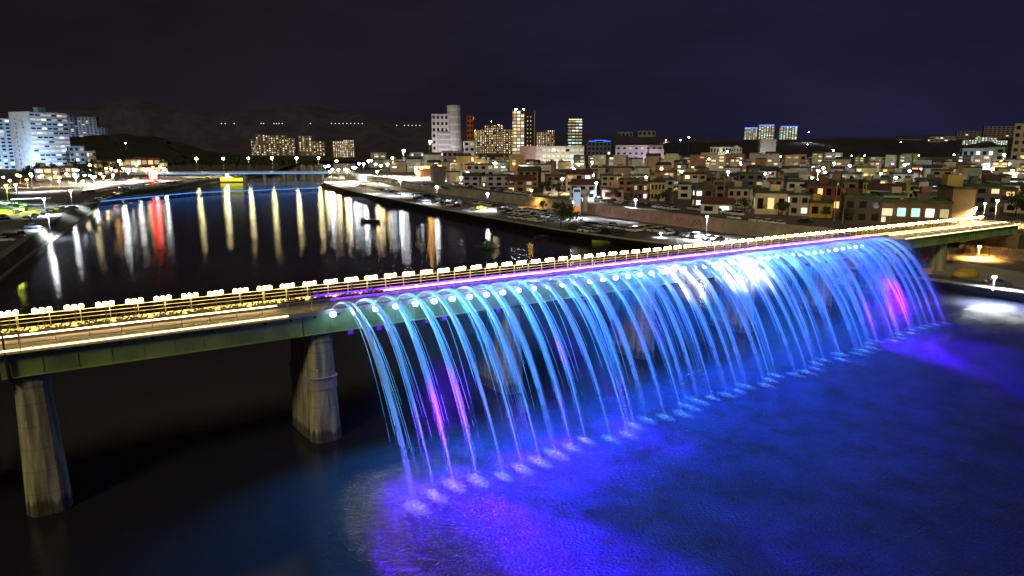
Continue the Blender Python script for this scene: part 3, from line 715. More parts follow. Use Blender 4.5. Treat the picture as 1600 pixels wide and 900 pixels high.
# --- left waterfront shops
for i, (x0, x1, yt, yb, c, k) in enumerate([(150,172,256,273,CR,'warm'),(170,196,252,272,BRK,'warm'),(198,222,250,271,WH,'white'),(222,250,249,271,RED,'warm'),(250,262,254,270,CR,'warm'),(96,122,262,279,GY,'white'),(60,92,263,282,CR,'white')]):
    cn = {CR:'cream', BRK:'brick', WH:'white', RED:'red', GY:'grey'}[c]
    Bd('shop_building', f'low {cn} shop with glowing front on the left waterfront, {nth([6,0,1,2,3,4,5].index(i)+1 if False else (i+3 if i<5 else 7-i if i==5 else 1))} from the left', 'shop', x0, x1, yt, yb, 3.3, c, rb.uniform(-10, 10), 9, 2, 3, .85, (k, k, 'warm'), group='shops on the left waterfront', ww=.75, wh=.55)
# --- far apartment group across the river
far = [(394,404,219,243),(402,416,212,243),(417,432,213,243),(433,450,213,243),(450,462,217,243),(468,488,214,243),(489,508,222,243),(521,538,222,246),(538,554,220,246)]
for i, (x0, x1, yt, yb) in enumerate(far):
    Bd('apartment_tower', f'far apartment tower with small lit windows beyond the river bend, {nth(i+1)} from left', 'apartment tower', x0, x1, yt, yb, 4, (.45, .38, .26) if i < 7 else (.55, .45, .2), rb.uniform(-25, 25), 16, 10, 4, .35 if i < 7 else .8, ('warm', 'white'), group='far apartment towers beyond the river bend', ww=.4)
# --- town centre landmarks
t, wd, dep, H = Bd('office_building', 'white and grey stepped office building with a round corner tower left of the red slab', 'office building', 675, 708, 182, 246, ZU, (.72, .7, .72), 6, 16, 7, 5, .1, ('white',))
o = MB(); r_ = wd*.36; o.tube([(wd*.62, 0, 0), (wd*.62, 0, H*1.21)], r_, 18); tw = link('corner_tower', o.mesh('corner_tower', mat('tower_cladding', (.5, .48, .5), .8, .15, .2)), t)
for k in range(7):
    b = MB(); b.tube([(wd*.62, 0, H*1.2*(k+.35)/7), (wd*.62, 0, H*1.2*(k+.6)/7)], r_+.12, 18); link('window_band', b.mesh('window_band', mat('pale_band', (.7, .68, .7), .6, .1, 1)), tw)
b = MB(); b.box((wd*.2, -dep/2-2.5, H*.29), (wd*.9, 5, H*.58)); lo = link('lower_wing', b.mesh('lower_wing', mat('wing_cladding', (.45, .44, .45), .8, .15, .2)), t)
for k in range(5):
    b = MB(); b.box((wd*.2, -dep/2-5.06, H*.58*(k+.6)/5), (wd*.86, .2, H*.035)); link('window_band', b.mesh('window_band', mat('pale_band', (.7, .68, .7), .6, .1, 1)), lo)
Bd('office_building', 'narrow orange red slab tower right of the white office building', 'office building', 730, 741, 184, 242, ZU, (.6, .16, .05), -14, 10, 8, 2, .02, ('warm',))
Bd('house', 'small white cube building with two dark windows below the red slab', 'house', 724, 742, 222, 246, ZU, WH, 10, 10, 3, 2, .15, ('warm',))
for i, (x0, x1, yt) in enumerate([(742,757,205),(757,772,198),(772,786,197),(786,802,204),(838,852,208),(852,866,205)]):
    Bd('apartment_tower', f'brown apartment tower with gold lit windows behind the centre, {nth(i+1)} from left', 'apartment tower', x0, x1, yt, 240, ZU, (.3, .22, .14), rb.uniform(-20, 20), 14, 12, 4, .55, ('warm', 'warm', 'white'), group='gold lit apartment towers', ww=.4)
t, wd, dep, H = Bd('tower_block', 'tall slim white and black tower with brilliant rooftop lights', 'tower', 801, 819, 177, 252, ZU, (.7, .7, .68), 4, 14, 15, 3, .6, ('white', 'warm'), ww=.75, wh=.6, tank=False)
b = MB(); b.box((wd*.95, 0, H*.5), (wd*.9, dep, H)); dk = link('dark_wing', b.mesh('dark_wing', mat('black_cladding', (.05, .05, .055), .4, .1, 1)), t)
for k in range(11):
    for q in range(2): link('window', win_mesh(1.6, 2, 'warm' if (k*q+k) % 3 == 0 else 'dim'), dk, (wd*(.8+.28*q), -dep/2-.03, H*(k+1)/12.5))
b = MB(); b.box((wd*1.43, -.2, H*.5), (.9, dep+.6, H+1)); link('white_fin', b.mesh('white_fin', M_white), t)
t, wd, dep, H = Bd('school_building', 'long white lit building with rows of glazed balconies and a pink end block', 'school', 836, 912, 231, 266, ZU, (.75, .72, .68), 4, 14, 4, 9, .6, ('white', 'teal', 'dim'), band=(.8, .8, .76), frac=(.12, 1), ww=.7, wh=.6)
b = MB(); b.box((-wd*.66, .5, H*.52), (wd*.36, dep, H*1.04)); link('pink_block', b.mesh('pink_block', mat('pink_wall', (.68, .42, .42), .8, .15, .3)), t)
t, wd, dep, H = Bd('office_tower', 'dark office tower with teal lit floors and a golden crown', 'tower', 887, 909, 190, 240, ZU, (.16, .18, .2), 5, 16, 11, 4, .62, ('teal', 'white', 'dim'), ww=.8, wh=.4, tank=False)
b = MB(); b.box((0, 0, H+2.2), (wd*.9, dep*.9, 3.2)); link('lit_crown', b.mesh('lit_crown', emit('gold_crown', (1, .72, .25), 3)), t)
t, wd, dep, H = Bd('hotel_building', 'dark building outlined with blue neon on its roof', 'building', 916, 954, 223, 250, ZU, (.2, .2, .3), 8, 14, 4, 6, .1, ('white',))
for k, (xx, ww_, hh) in enumerate([(-.3, .3, .6), (.05, .5, 2.2), (.32, .3, .5)]):
    b = MB(); b.box((wd*xx, -dep/2-.1, H+.9+hh), (wd*ww_, .3, .9)); link('neon_strip', b.mesh('neon_strip', emit('blue_neon', (.02, .08, 1), 5)), t)
t, wd, dep, H = Bd('municipal_building', 'large lilac white building lit by a low lamp with a projecting right wing', 'building', 960, 1034, 229, 260, ZU, LIL, 5, 16, 4, 8, .03, ('white',), ww=.4, wh=.35)
b = MB(); b.box((wd*.36, -dep/2-3, H*.42), (wd*.3, 6, H*.84)); b2 = link('porch_wing', b.mesh('porch_wing', mat('lilac_wall', LIL, .8, .1, .3)), t); b = MB(); b.box((wd*.34, -dep/2-6.04, H*.5), (wd*.2, .12, 2)); link('lit_sign', b.mesh('lit_sign', emit('orange_sign', (1, .55, .3), 1.6)), b2)
for i, (x0, x1, yt) in enumerate([(964,988,208),(996,1023,206)]):
    t, wd, dep, H = Bd('church', ['stone church with a thin pointed spire above the lilac building', 'domed grey hall right of the spired church'][i], 'church', x0, x1, yt, 236, ZU, (.34, .3, .27), 10, 16, 4, 4, .05, ('warm',))
    b = MB(); b.tube([(wd*.2, 0, H), (wd*.2, 0, H+5), (wd*.2, 0, H+6), (wd*.2, 0, H+(17 if i == 0 else 8))], [4, 3.6, 2, .1], 8); link('spire', b.mesh('spire', mat('spire_stone', (.3, .28, .26), .8, .2, .3)), t)
    b = MB(); b.ball((-wd*.15, 0, H), 6, 12, 0, .9); link('dome', b.mesh('dome', mat('spire_stone', (.3, .28, .26), .8, .2, .3), True), t)
t, wd, dep, H = Bd('town_hall', 'white three-storey building with dark windows left of the white gabled block', 'building', 1109, 1141, 231, 250, ZU, (.72, .72, .66), 4, 12, 2, 7, .06, ('white',), ww=.6, wh=.6)
Bd('town_hall', 'white gabled block with a pointed roof left of the blank grey slab', 'building', 1140, 1158, 232, 250, ZU, (.74, .73, .7), 4, 14, 3, 4, .05, ('white',), roof='gablefront', ww=.4)
Bd('warehouse', 'blank pale grey windowless slab standing above the low houses', 'warehouse', 1184, 1210, 219, 250, ZU, (.5, .49, .48), 14, 16, 1, 1, 0, dark=False, tank=False)
for i, (x0, x1, yt) in enumerate([(1163,1182,201),(1185,1208,197),(1218,1244,199)]):
    t, wd, dep, H = Bd('apartment_tower', ['left', 'middle and tallest', 'right'][i]+' of the three distant lit towers with blue roof edges', 'apartment tower', x0, x1, yt, 218, 70, (.3, .35, .45), rb.uniform(-12, 12), 20, 9, 6, .75, ('white', 'warm', 'teal'), tank=False)
    b = MB(); b.box((0, -dep/2-.4, H+1.6), (wd, .8, 2.2)); link('roof_light', b.mesh('roof_light', emit('blue_roof_light', (.08, .15, 1), 4)), t)
Bd('hospital_building', 'grey apartment slab with stacked balconies far right of the blank slab', 'apartment block', 1450, 1490, 215, 243, ZU, (.4, .36, .33), 20, 18, 8, 6, .1, ('white',), band=(.45, .42, .38))
Bd('office_building', 'far grey office block just left of the balconied slab', 'office building', 1404, 1436, 219, 240, ZU, (.3, .29, .32), -16, 18, 5, 5, .03, ('white',))
Bd('apartment_block', 'dim far block high on the right hill, larger of two', 'apartment block', 1537, 1584, 199, 223.5, 45, (.26, .22, .24), 10, 24, 8, 8, .02, ('warm',))
Bd('apartment_block', 'dim far low block on the right hill left of the larger one', 'apartment block', 1494, 1528, 206, 223.5, 45, (.22, .2, .22), 10, 24, 5, 6, .02, ('warm',))
for i, (x0, x1, yt, yb) in enumerate([(1505,1524,219,226.5),(1524,1545,215,226.5),(1545,1556,216,226.5),(1556,1572,220,226.5)]):
    Bd('apartment_block', f'brightly lit hillside flats below the dim far blocks, {nth(i+1)} from the left', 'apartment block', x0, x1, yt, yb, 38.5, (.4, .4, .4), 5, 14, 4, 5, .8, ('white', 'white', 'teal'))
Bd('office_building', 'cream four-storey building cut by the right frame edge', 'office building', 1583, 1625, 196, 252, ZU, (.6, .52, .38), -12, 14, 5, 4, .06, ('warm',), tank=False)
Bd('office_building', 'grey glass-fronted building with a blue awning left of the cream building at the right edge', 'office building', 1500, 1545, 234, 264, ZU, (.4, .44, .48), 12, 14, 2, 5, .2, ('white',))
Bd('house', 'pale green slanted-end building behind the white street lamp on the right', 'house', 1541, 1567, 232, 262, ZU, (.36, .46, .44), -10, 12, 3, 2, .1, ('white',))
# --- named front houses
t, wd, dep, H = Bd('restaurant', 'red striped two-storey building with white lettered bands and lit windows', 'restaurant', 1427, 1472, 260, 281, ZU, (.62, .16, .1), 4, 10, 2, 6, .9, ('white', 'white', 'warm'), ww=.75, wh=.35)
b = MB(); b.box((-wd*.2, 0, H+2), (wd*.5, dep*.7, 4)); link('blue_white_storey', b.mesh('blue_white_storey', mat('pale_blue_wall', (.55, .66, .85), .8, .1, .4)), t)
Bd('house', 'yellow tiled upper house with four dark windows in a row on the right', 'house', 1341, 1371, 286, 312, ZU, (.66, .42, .12), -8, 10, 2, 5, .1, ('warm',), frac=(.1, .95))
t, wd, dep, H = Bd('warehouse', 'large plain tan gable wall of a warehouse with a yellow lit left flank', 'warehouse', 1462, 1514, 297, 346, ZU, (.34, .27, .17), 16, 16, 1, 2, 0, dark=False, tank=False)
b = MB(); b.box((-wd*.1, dep*.2, H+2), (wd*.7, dep*.4, 4)); link('roof_room', b.mesh('roof_room', mat('yellow_wall', YL, .8, .1, .4)), t)
t, wd, dep, H = Bd('shop_building', 'long low brown shop with two bright windows beside the bridge lamps', 'shop', 1376, 1476, 318, 348, ZU, (.2, .13, .08), 5, 10, 1, 5, .55, ('white', 'teal'), ww=.6, wh=.42)
for xx in (-.4, -.1, .2): pass
Bd('house', 'dark red brick house with a long flat roof behind the tall utility pole', 'house', 1255, 1310, 291, 330, ZU, (.26, .1, .06), 6, 12, 2, 4, .12, ('warm',))
Bd('house', 'large unlit dark house between the two tall utility poles', 'house', 1312, 1372, 311, 349, ZU, (.1, .085, .085), 6, 12, 2, 3, .03, ('warm',))
t, wd, dep, H = Bd('house', 'brightly lit white house wall with a lamp on it behind parked cars', 'house', 1175, 1226, 303, 335, ZU, (.74, .64, .42), 6, 10, 1, 3, .1, ('warm',), tank=False)
Bd('house', 'beige house with an ochre annex just right of the brightly lit white wall', 'house', 1228, 1262, 306, 337, ZU, (.5, .44, .36), 6, 10, 2, 2, .15, ('white',))
Bd('house', 'ochre lit low annex beside the beige house near the tall pole', 'house', 1262, 1298, 318, 340, ZU, (.55, .38, .08), 4, 8, 1, 2, .05, ('warm',))
Bd('house', 'pinkish white two-storey house with two dark windows and a sloping roof line', 'house', 1131, 1168, 296, 324, ZU, (.56, .42, .36), 8, 10, 2, 3, .06, ('warm',))
Bd('house', 'dark brown house with a lit corner window and yellow roof edge', 'house', 1079, 1112, 296, 324, ZU, (.16, .1, .075), 8, 10, 2, 2, .4, ('white',))
Bd('house', 'bright yellow rendered house by the riverside road', 'house', 1011, 1038, 286, 314, ZU, (.66, .5, .2), 8, 10, 2, 4, .12, ('warm',))
Bd('house', 'brown house with a narrow lit window left of the yellow rendered house', 'house', 984, 1011, 288, 313, ZU, (.24, .14, .11), 8, 10, 2, 3, .2, ('white',))
Bd('house', 'low pink plastered house beside the small white starry lamp', 'house', 938, 974, 297, 312, ZU, (.62, .3, .24), 6, 9, 1, 2, .05, ('warm',))
Bd('house', 'dark gabled house in front of the white gabled block', 'house', 1078, 1112, 276, 298, ZU, (.2, .13, .1), 10, 10, 2, 2, .1, ('warm',), roof='gablefront')
Bd('house', 'white flat house with a small lit room behind the gabled dark house', 'house', 1112, 1135, 282, 300, ZU, (.45, .42, .4), 10, 9, 2, 2, .2, ('white',))
Bd('house', 'wide beige bow-fronted building with grey roof left of centre near the orange lamp', 'house', 714, 748, 244, 268, ZU, (.62, .4, .2), 6, 12, 2, 5, .25, ('warm',))
Bd('house', 'mauve block with square windows behind the orange street lamp', 'house', 690, 722, 238, 264, ZU, (.42, .3, .4), 8, 12, 3, 4, .08, ('white',))
Bd('house', 'grey blue block with a grid of lit windows left of the orange lamp', 'house', 641, 662, 240, 262, ZU, (.4, .45, .55), 8, 12, 4, 5, .45, ('white',))
Bd('house', 'green painted flat house in front of the long white school', 'house', 938, 956, 263, 279, ZU, (.12, .3, .14), 6, 9, 2, 3, .1, ('white',))
Bd('house', 'pale grey house with a white side wall below the pink end block', 'house', 726, 772, 258, 276, ZU, (.52, .5, .56), 6, 10, 2, 4, .2, ('white',))
Bd('house', 'salmon upper storey house right of the blank grey slab', 'house', 1238, 1258, 243, 262, ZU, (.6, .34, .26), 6, 10, 2, 2, .05, ('warm',))
Bd('shop_building', 'low white lit shop strip under the salmon house', 'shop', 1222, 1258, 256, 268, ZU, (.7, .7, .7), 6, 8, 1, 3, .6, ('white',), tank=False)
# --- town fill: houses row behind row
palette = [(n_, tuple(min(.75, v*1.3) for v in c_)) for n_, c_ in [('cream', CR), ('grey', GY), ('brick', BRK), ('brown', BRN), ('dark grey', DK), ('white', (.6, .58, .55)), ('dusky pink', PK), ('pale green', (.3, .36, .28)), ('tan', (.4, .3, .2)), ('ochre', (.5, .36, .14)), ('lilac', (.4, .36, .44)), ('white', (.6, .6, .6)), ('pale grey', (.5, .5, .52)), ('white', (.58, .58, .6))]]
def wallx(x):
    for (a, b), (c, d) in zip(wall_px[:-1], wall_px[1:]):
        if a <= x <= c: return b+(d-b)*(x-a)/(c-a)
    return 280 if x < 540 else 390
rowname = ['front', 'second', 'third', 'fourth', 'fifth', 'sixth', 'seventh', 'eighth', 'ninth', 'tenth', 'eleventh', 'twelfth', 'thirteenth']
nfill = 0
for ri, yb in enumerate([334, 322, 311, 301, 292, 284, 276, 269, 262, 256, 251, 246, 242]):
    x = 575+rb.uniform(0, 20); k = 0
    while x < 1640 and nfill < 215:
        d = depth(G(800, yb, ZU)); wpx = rb.uniform(9, 15)*F/d if d < 700 else rb.uniform(14, 26)*F/d
        x0, x1 = x, x+wpx; x = x1+rb.uniform(.5, 5)*F/d
        if yb > wallx((x0+x1)/2)-(26 if x0 > 900 else 17) or yb > 336: continue
        p = G((x0+x1)/2, yb, ZU)
        if p.x > 95 and p.y < 205: continue
        rad = (x1-x0)*d/F*.5
        if any((p.x-a)**2+(p.y+5-b)**2 < (r+rad+.5)**2 for a, b, r in PLACED): continue
        k += 1; nfill += 1
        cn, c = rb.choice(palette); st = rb.choice((1, 2, 2, 3)) if d < 600 else rb.choice((2, 3, 3, 4, 5))
        hpx = (st*2.9+.4)*F/d; gab = rb.random() < .22
        lit = rb.choice((0, .04, .1, .22)) if d < 500 else rb.choice((.03, .12, .35))
        Bd('house', f'{cn} {"gabled" if gab else "flat-roofed"} {["","one","two","three","four","five"][st]}-storey house, {nth(k)} from the left in the {rowname[ri]} row', 'house', x0, x1, yb-hpx, yb, ZU, c, rb.uniform(-18, 18), None, st, max(2, int(rad/1.9)) if d < 500 else 2, lit, ('warm', 'white', 'warm'), 'gable' if gab else 'flat', mat('tile_roof', rb.choice(((.12, .05, .04), (.05, .06, .09), (.07, .09, .07))), .8, .25, .5) if gab else None, side=d < 330, dark=d < 420, group='houses of the riverside town')

# ------------------------------------------------------------------ retaining wall with a mural
wallt = thing('retaining_wall', 'long concrete retaining wall with a faded pink mural between the car park and the town road', 'wall')
M_wall = mat('retaining_concrete', (.3, .26, .22), .9, .35, .25, bump=.3); M_mural = mat('pink_mural', (.5, .33, .33), .85, .25, .3)
for i in range(len(wl)-1):
    a, b = wl[i], wl[i+1]; t = (b-a); ln = t.length; t.normalize(); rz = math.atan2(t.y, t.x); c = (a+b)/2
    mb = MB(); mb.box((0, -.16, (ZU-ZR)/2+.35), (ln+.1, .4, ZU-ZR+.75)); o = link('wall_panel', mb.mesh('wall_panel', M_mural if i in (4, 5) else M_wall), wallt, (c.x, c.y, ZR), rz)
    mb = MB(); mb.box((0, -.16, ZU-ZR+.8), (ln+.1, .55, .16)); link('coping', mb.mesh('coping', M_conc), o)
    if i in (4, 5):
        for k in range(2):
            mb = MB(); x = -ln*.25+k*ln*.3
            mb.tube([(x-2, -.4, 1.0), (x-.6, -.4, 3.0), (x+.2, -.4, 1.6), (x+1.4, -.4, 3.2), (x+2.4, -.4, 1.2)], .14, 4); link('mural_stroke', mb.mesh('mural_stroke', mat('mural_red' if k == 0 else 'mural_dark', (.55, .08, .05) if k == 0 else (.08, .06, .07), .8, 0)), o)
    if i == 6:
        for k in range(int(ln/2.2)):
            mb = MB(); mb.box((-ln/2+1.1+k*2.2, -.42, 1.9), (.25, .14, 3.6)); link('buttress', mb.mesh('buttress', M_wall), o)

# ------------------------------------------------------------------ street lamps, poles
LC = {'white': (.9, .96, 1), 'warm': (1, .78, .42), 'sodium': (1, .52, .12), 'cool': (.65, .82, 1), 'red': (1, .12, .05), 'blue': (.15, .3, 1), 'green': (.75, 1, .12), 'yellow': (1, .85, .4)}
M_pole = mat('dark_pole_paint', (.035, .037, .04), .6, .1, 2)
LAMP_GAIN = .3; LIGHT_GAIN = 520
def street_lamp(x, yl, yb, z, col, label, L_=320, r=.34, arm=True, group=None, name='street_lamp', base=None):
    p = base or G(x, yb, z); d = depth(p); h = max(1.2, (yb-yl)*d/F)
    r = max(r, min(1.1, d*.0018)); L_ *= LAMP_GAIN
    t = thing(name, label, 'lamp', p, -math.atan2(p.x, p.y), group)
    mb = MB(); mb.tube([(0, .35, 0), (0, .35, .35)], .16, 8); mb.tube([(0, .35, 0), (0, .35, h*.8), (0, .3, h+.1)], [.11, .08, .06], 6); mb.tube([(0, .3, h+.05), (0, -.15, h+r+.1)], .05, 5)
    link('pole', mb.mesh('pole', M_pole), t)
    mb = MB(); mb.tube([(0, 0, h+r*.5), (0, 0, h+r*1.25)], [r*1.1, r*.3], 8); link('lamp_hood', mb.mesh('lamp_hood', M_dark), t)
    mb = MB(); mb.ball((0, 0, h), r, 8); link('lamp_globe', mb.mesh('lamp_globe', emit('lamp_'+col, LC[col], L_), True), t)
    lamp('lamp_light', 'SPOT', (0, -.1, h-r-.05), L_*LIGHT_GAIN*max(1, min(6, h*h/60)), LC[col], t, (0, -.05, -1), spot_size=R(150), spot_blend=.8, shadow_soft_size=.3)
    return t
SL = street_lamp
# right bank car park and town road
for x, yl, yb, z, c, lab, e in [
  (1103,338,374,ZR,'white','white lamp in the car park near the end of the pink mural, above the bridge',340),
  (1032,364,371,ZR,'white','low white lamp standing on the car park floor beside dark vans',90),
  (992,312,343,ZR,'white','white car park lamp before the mural, right of the pylon sign',340),
  (896,316,341,ZR,'white','white car park lamp standing left of the blue white pylon sign',340),
  (762,303,328,ZR,'white','white car park lamp behind the yellow car',340),
  (683,292,317,ZR,'white','white lamp at the narrow upstream end of the car park',340),
  (626,282,306,ZR,'white','white quay lamp casting a long streak left of the orange one',340),
  (572,278,303,ZR,'white','white quay lamp in the dense cluster at the river bend',360),
  (544,266,290,ZR,'warm','warm quay lamp just right of the far bridge end',340),
  (517,268,285,ZR,'white','white quay lamp where the far bridge meets the right bank',380),
  (527,252,277,ZR,'warm','warm lamp above the right end of the far bridge',240),
  (556,262,283,ZR,'white','white lamp among the cluster behind the quay bend',320),
  (590,268,287,ZU,'warm','warm lamp on the town road left of the tall white mast lamp',300),
  (614,247,276,ZU,'cool','bluish white lamp left of the tall white mast lamp',280),
  (632,236,280,ZU,'white','tall white mast lamp left of the orange mast lamp',420),
  (673,222,276,ZU,'sodium','tall orange mast lamp before the white office building',520),
  (684,268,281,ZU,'warm','warm lamp left of the brightest warm lamp on the town road',300),
  (706,268,282,ZU,'warm','brightest warm lamp on the town road below the mauve block',480),
  (721,277,287,ZU,'white','small white lamp at the right of the warm town road cluster',240),
  (830,297,312,ZU,'sodium','small orange lamp on the town road above the wall',120),
  (803,256,290,ZU,'red','small red lamp below the white school building',110),
  (774,255,288,ZU,'yellow','pale yellow lamp below the pink end block',180),
  (931,286,313,ZU,'white','white lamp beside the low pink plastered house',220),
  (1199,309,331,ZU,'yellow','yellow white lamp mounted before the brightly lit house wall',300),
  (1246,325,336,ZU,'cool','small cool lamp at the door of the beige house',90),
  (1275,267,306,ZU,'white','big white lamp over the dark roofs left of the tall pole',520),
  (1414,326,344,ZU,'cool','cool white lamp at the low brown shop',160),
  (1553,314,350,ZU,'sodium','big orange yellow lamp at the right end of the footbridge',900),
  (1522,325,347,ZU,'yellow','yellow lamp behind the bridge end left of the big orange one',260),
  (1535,318,348,ZU,'white','white lamp behind the bridge end close to the big orange one',140),
  (1551,432,455,ZR,'white','dazzling low white floodlight on the right quay under the bridge',420),
  (1528,385,404,ZR,'sodium','added orange lamp behind the bank pier lighting the ground under the bridge',420),  # added lamp that yellows the ground under the bridge
  (1565,242,270,ZU,'white','white starry lamp high at the far right before the green house',420),
  (1489,242,256,ZU,'cool','cool lamp over the roofs left of the far right starry lamp',220),
  (1405,222,246,ZU,'green','yellow green lamp above the roofs on the right',200),
  (1300,235,258,ZU,'white','white lamp between the three blue-edged towers and the town roofs',260),
  (1260,226,246,ZU,'white','white lamp lower of the two under the right hill',240),
  (1262,207,226,40,'white','white lamp on the right hill crest',260),
  (1136,237,254,ZU,'cool','cool lamp in front of the white three-storey building',240),
  (1075,215,240,20,'cool','cool white lamp right of the blue one on the hill',260),
  (1062,219,240,20,'blue','blue lamp on the hill beside a cool white one',260),
  (1040,219,236,20,'white','faint white lamp left of the blue hill lamp',150),
  (740,200,240,ZU,'warm','warm lamp on a mast beside the red slab tower',260),
  (768,191,240,ZU,'yellow','yellow lamp on a mast over the gold lit towers, upper one',300),
  (779,196,240,ZU,'yellow','yellow lamp on a mast over the gold lit towers, right one',260),
  (806,178,178.5,ZU,'white','',0), (818,175,175.5,ZU,'cool','',0)]:
    if e: SL(x, yl, yb, z, c, lab, e)
    else:
        p = G(x, 252, ZU); d = depth(p); t = thing('rooftop_lamp', ('left white' if x < 810 else 'right bluish')+' floodlight on the roof of the slim white and black tower', 'lamp', (p.x, p.y+4, ZU+(252-177)*d/F/CP), 0)
        mb = MB(); mb.tube([(0, 0, 0), (0, 0, 2.2)], .15, 6); link('post', mb.mesh('post', M_dark), t)
        mb = MB(); mb.ball((0, 0, 2.6), 1.1, 8); link('lamp_globe', mb.mesh('lamp_globe', emit('lamp_'+c, LC[c], 200), True), t)
for i in range(14):
    x = 508+i*7.5+rb.uniform(-3, 3); c = rb.choice(('white', 'white', 'warm', 'yellow')); yb = 276+(x-505)*.13+rb.uniform(-6, 8) if x < 560 else 272+rb.uniform(-8, 8); p = G(x, yb, ZR if x < 560 else ZU); d = depth(p)
    if not any((p.x-a)**2+(p.y-b)**2 < (r+1.2)**2 for a, b, r in PLACED):
        SL(x, yb-9.5*F/d, yb, p.z, c, f'{dict(white="white", warm="warm", yellow="yellowish")[c]} street lamp in the bright cluster at the river bend, {nth(i+1)} from left', 300, .4, group='lamps clustered at the river bend')
k = 0
for i in range(400):
    if k >= 80: break
    x = rb.uniform(640, 1590); yb = rb.choice((248, 252, 258, 264, 270, 277, 285, 294, 304))+rb.uniform(-2, 2)
    if yb > wallx(x)-18: continue
    p = G(x, yb, ZU)
    if any((p.x-a)**2+(p.y-b)**2 < (r+1.2)**2 for a, b, r in PLACED): continue
    PLACED.append((p.x, p.y, 9)); k += 1; d = depth(p); c = rb.choice(('white', 'warm', 'white', 'cool', 'yellow', 'sodium'))
    cw = {'white': 'white', 'warm': 'warm', 'cool': 'bluish', 'yellow': 'yellowish', 'sodium': 'orange'}[c]
    SL(x, yb-rb.uniform(6, 8.5)*F/d, yb, ZU, c, f'{cw} street lamp in a lane among the town houses, {nth(k)} set of its kind', 230, .3, group='street lamps in the town lanes')
for i in range(28):
    x = 8+i*8.9+rb.uniform(-4, 4); yb = 292-x*.045+rb.uniform(-5, 4); c = rb.choice(('white', 'white', 'warm', 'warm', 'sodium'))
    cw = {'white': 'white', 'warm': 'warm', 'sodium': 'orange'}[c]
    SL(x, yb-rb.uniform(11, 17), yb, ZL, c, f'slim {cw} lamp along the left waterfront street, {nth(i+1)} from the left', 110, .3, group='lamps along the left waterfront street')
# left bank
for x, yl, yb, z, c, lab, e in [
  (190,252,285,ZL,'white','largest white mast lamp on the left bank near the red lights',700),
  (198,224,240,20,'white','white lamp high on the dark left hill',260),
  (144,258,287,ZL,'warm','warm white lamp before the low cream block on the left',320),
  (147,277,292,ZL,'white','bright white lamp lowest of the pair before the low cream block',420),
  (52,272,300,ZL,'white','white lamp below the tall slab apartment block',300),
  (29,289,322,ZL,'cool','bluish lamp in front of the leftmost apartment block',320),
  (14,290,322,ZL+2.4,'green','greenish lamp at the left frame edge above the lit grass slope',620),
  (113,298,322,ZL,'white','white lamp over the row of cars by the left embankment',340),
  (72,311,336,ZL,'white','white lamp beside the white canopy on the left car park',360),
  (78,335,358,ZL,'white','nearest white lamp on the left car park over the parked cars',360),
  (216,257,282,ZL,'white','white lamp left of the red lamp on the left bank',320),
  (233,264,281,ZL,'red','red lamp nearest the red waterfront sign',260),
  (241,262,281,ZL,'red','second red lamp right of the first on the left bank',260),
  (258,264,282,ZL,'white','white lamp right of the red pair',320),
  (120,277,290,ZL,'white','white lamp above the shops between the slab block and the cluster',260),
  (131,283,296,ZL,'warm','warm lamp in the left waterfront cluster behind the cars',240),
  (163,276,288,ZL,'warm','warm lamp right of the bright pair on the left waterfront',260),
  (94,283,298,ZL,'warm','warm lamp over the trees left of the waterfront cluster',200),
  (176,264,284,ZL,'sodium','orange lamp lighting the tree beside the largest white mast lamp',200),
  (355,273,279,ZL,'white','low white lamp by the left end of the far bridge',160)]:
    SL(x, yl, yb, z, c, lab, e)
# hill road lights on the far ridge, a string of tiny lamps
xs = [346,352,366,408,412,428,432,436,441,485,518,524,530,536,542,548,554,560,566,620,632,638,644,650,656]
for i, x in enumerate(xs):
    u = (x-800)/F; y = 193+(x > 600)*3; v = (450-y)/F; dy = CP+v*SP; dz = -SP+v*CP; t_ = 4480/dy
    base = Vector((u*t_, 4480, HC+dz*t_-9))
    t = thing('road_lamp', f'tiny pale lamp on the road across the far dark mountain, {nth(i+1)} from the left', 'lamp', base, 0, 'road lamps on the far mountain')
    mb = MB(); mb.tube([(0, 0, -30), (0, 0, 9)], .6, 5); link('pole', mb.mesh('pole', M_dark), t)
    mb = MB(); mb.ball((0, 0, 9), 3.0, 6); link('lamp_globe', mb.mesh('lamp_globe', emit('far_lamp', (.9, .85, .8), 1.5)), t)
# tall utility poles
for i, (x, yt, yb, lab) in enumerate([(1303,262,346,'tall grey utility pole with a box and cross arm right of the ochre annex'),(1411,258,346,'tall utility pole behind the low brown shop'),(1130,268,326,'slim utility pole rising left of the pinkish white house'),(1316,324,350,'short plain post beside the tall grey utility pole'),(1262,300,334,'wooden utility pole among the beige and ochre houses'),(862,266,306,'utility pole before the dark trees left of the pylon sign'),(804,262,300,'utility pole under the small red lamp'),(1051,289,318,'thin utility pole between the yellow and dark brown houses'),(1480,240,262,'thin mast left of the grey glass-fronted building')]):
    p = G(x, yb, ZU); d = depth(p); h = (yb-yt)*d/F
    t = thing('utility_pole', lab, 'pole', p, rb.uniform(-.4, .4))
    mb = MB(); mb.tube([(0, 0, 0), (0, 0, h)], [.17, .11], 8); link('pole', mb.mesh('pole', M_conc), t)
    if h > 8:
        mb = MB(); mb.box((0, .1, h-.7), (1.8, .1, .12)); mb.box((0, .1, h-1.5), (1.4, .1, .12)); link('cross_arm', mb.mesh('cross_arm', M_steel), t)
        mb = MB(); mb.tube([(.3, -.25, h*.66), (.3, -.25, h*.66+.9)], .3, 8); link('transformer', mb.mesh('transformer', M_steel), t)
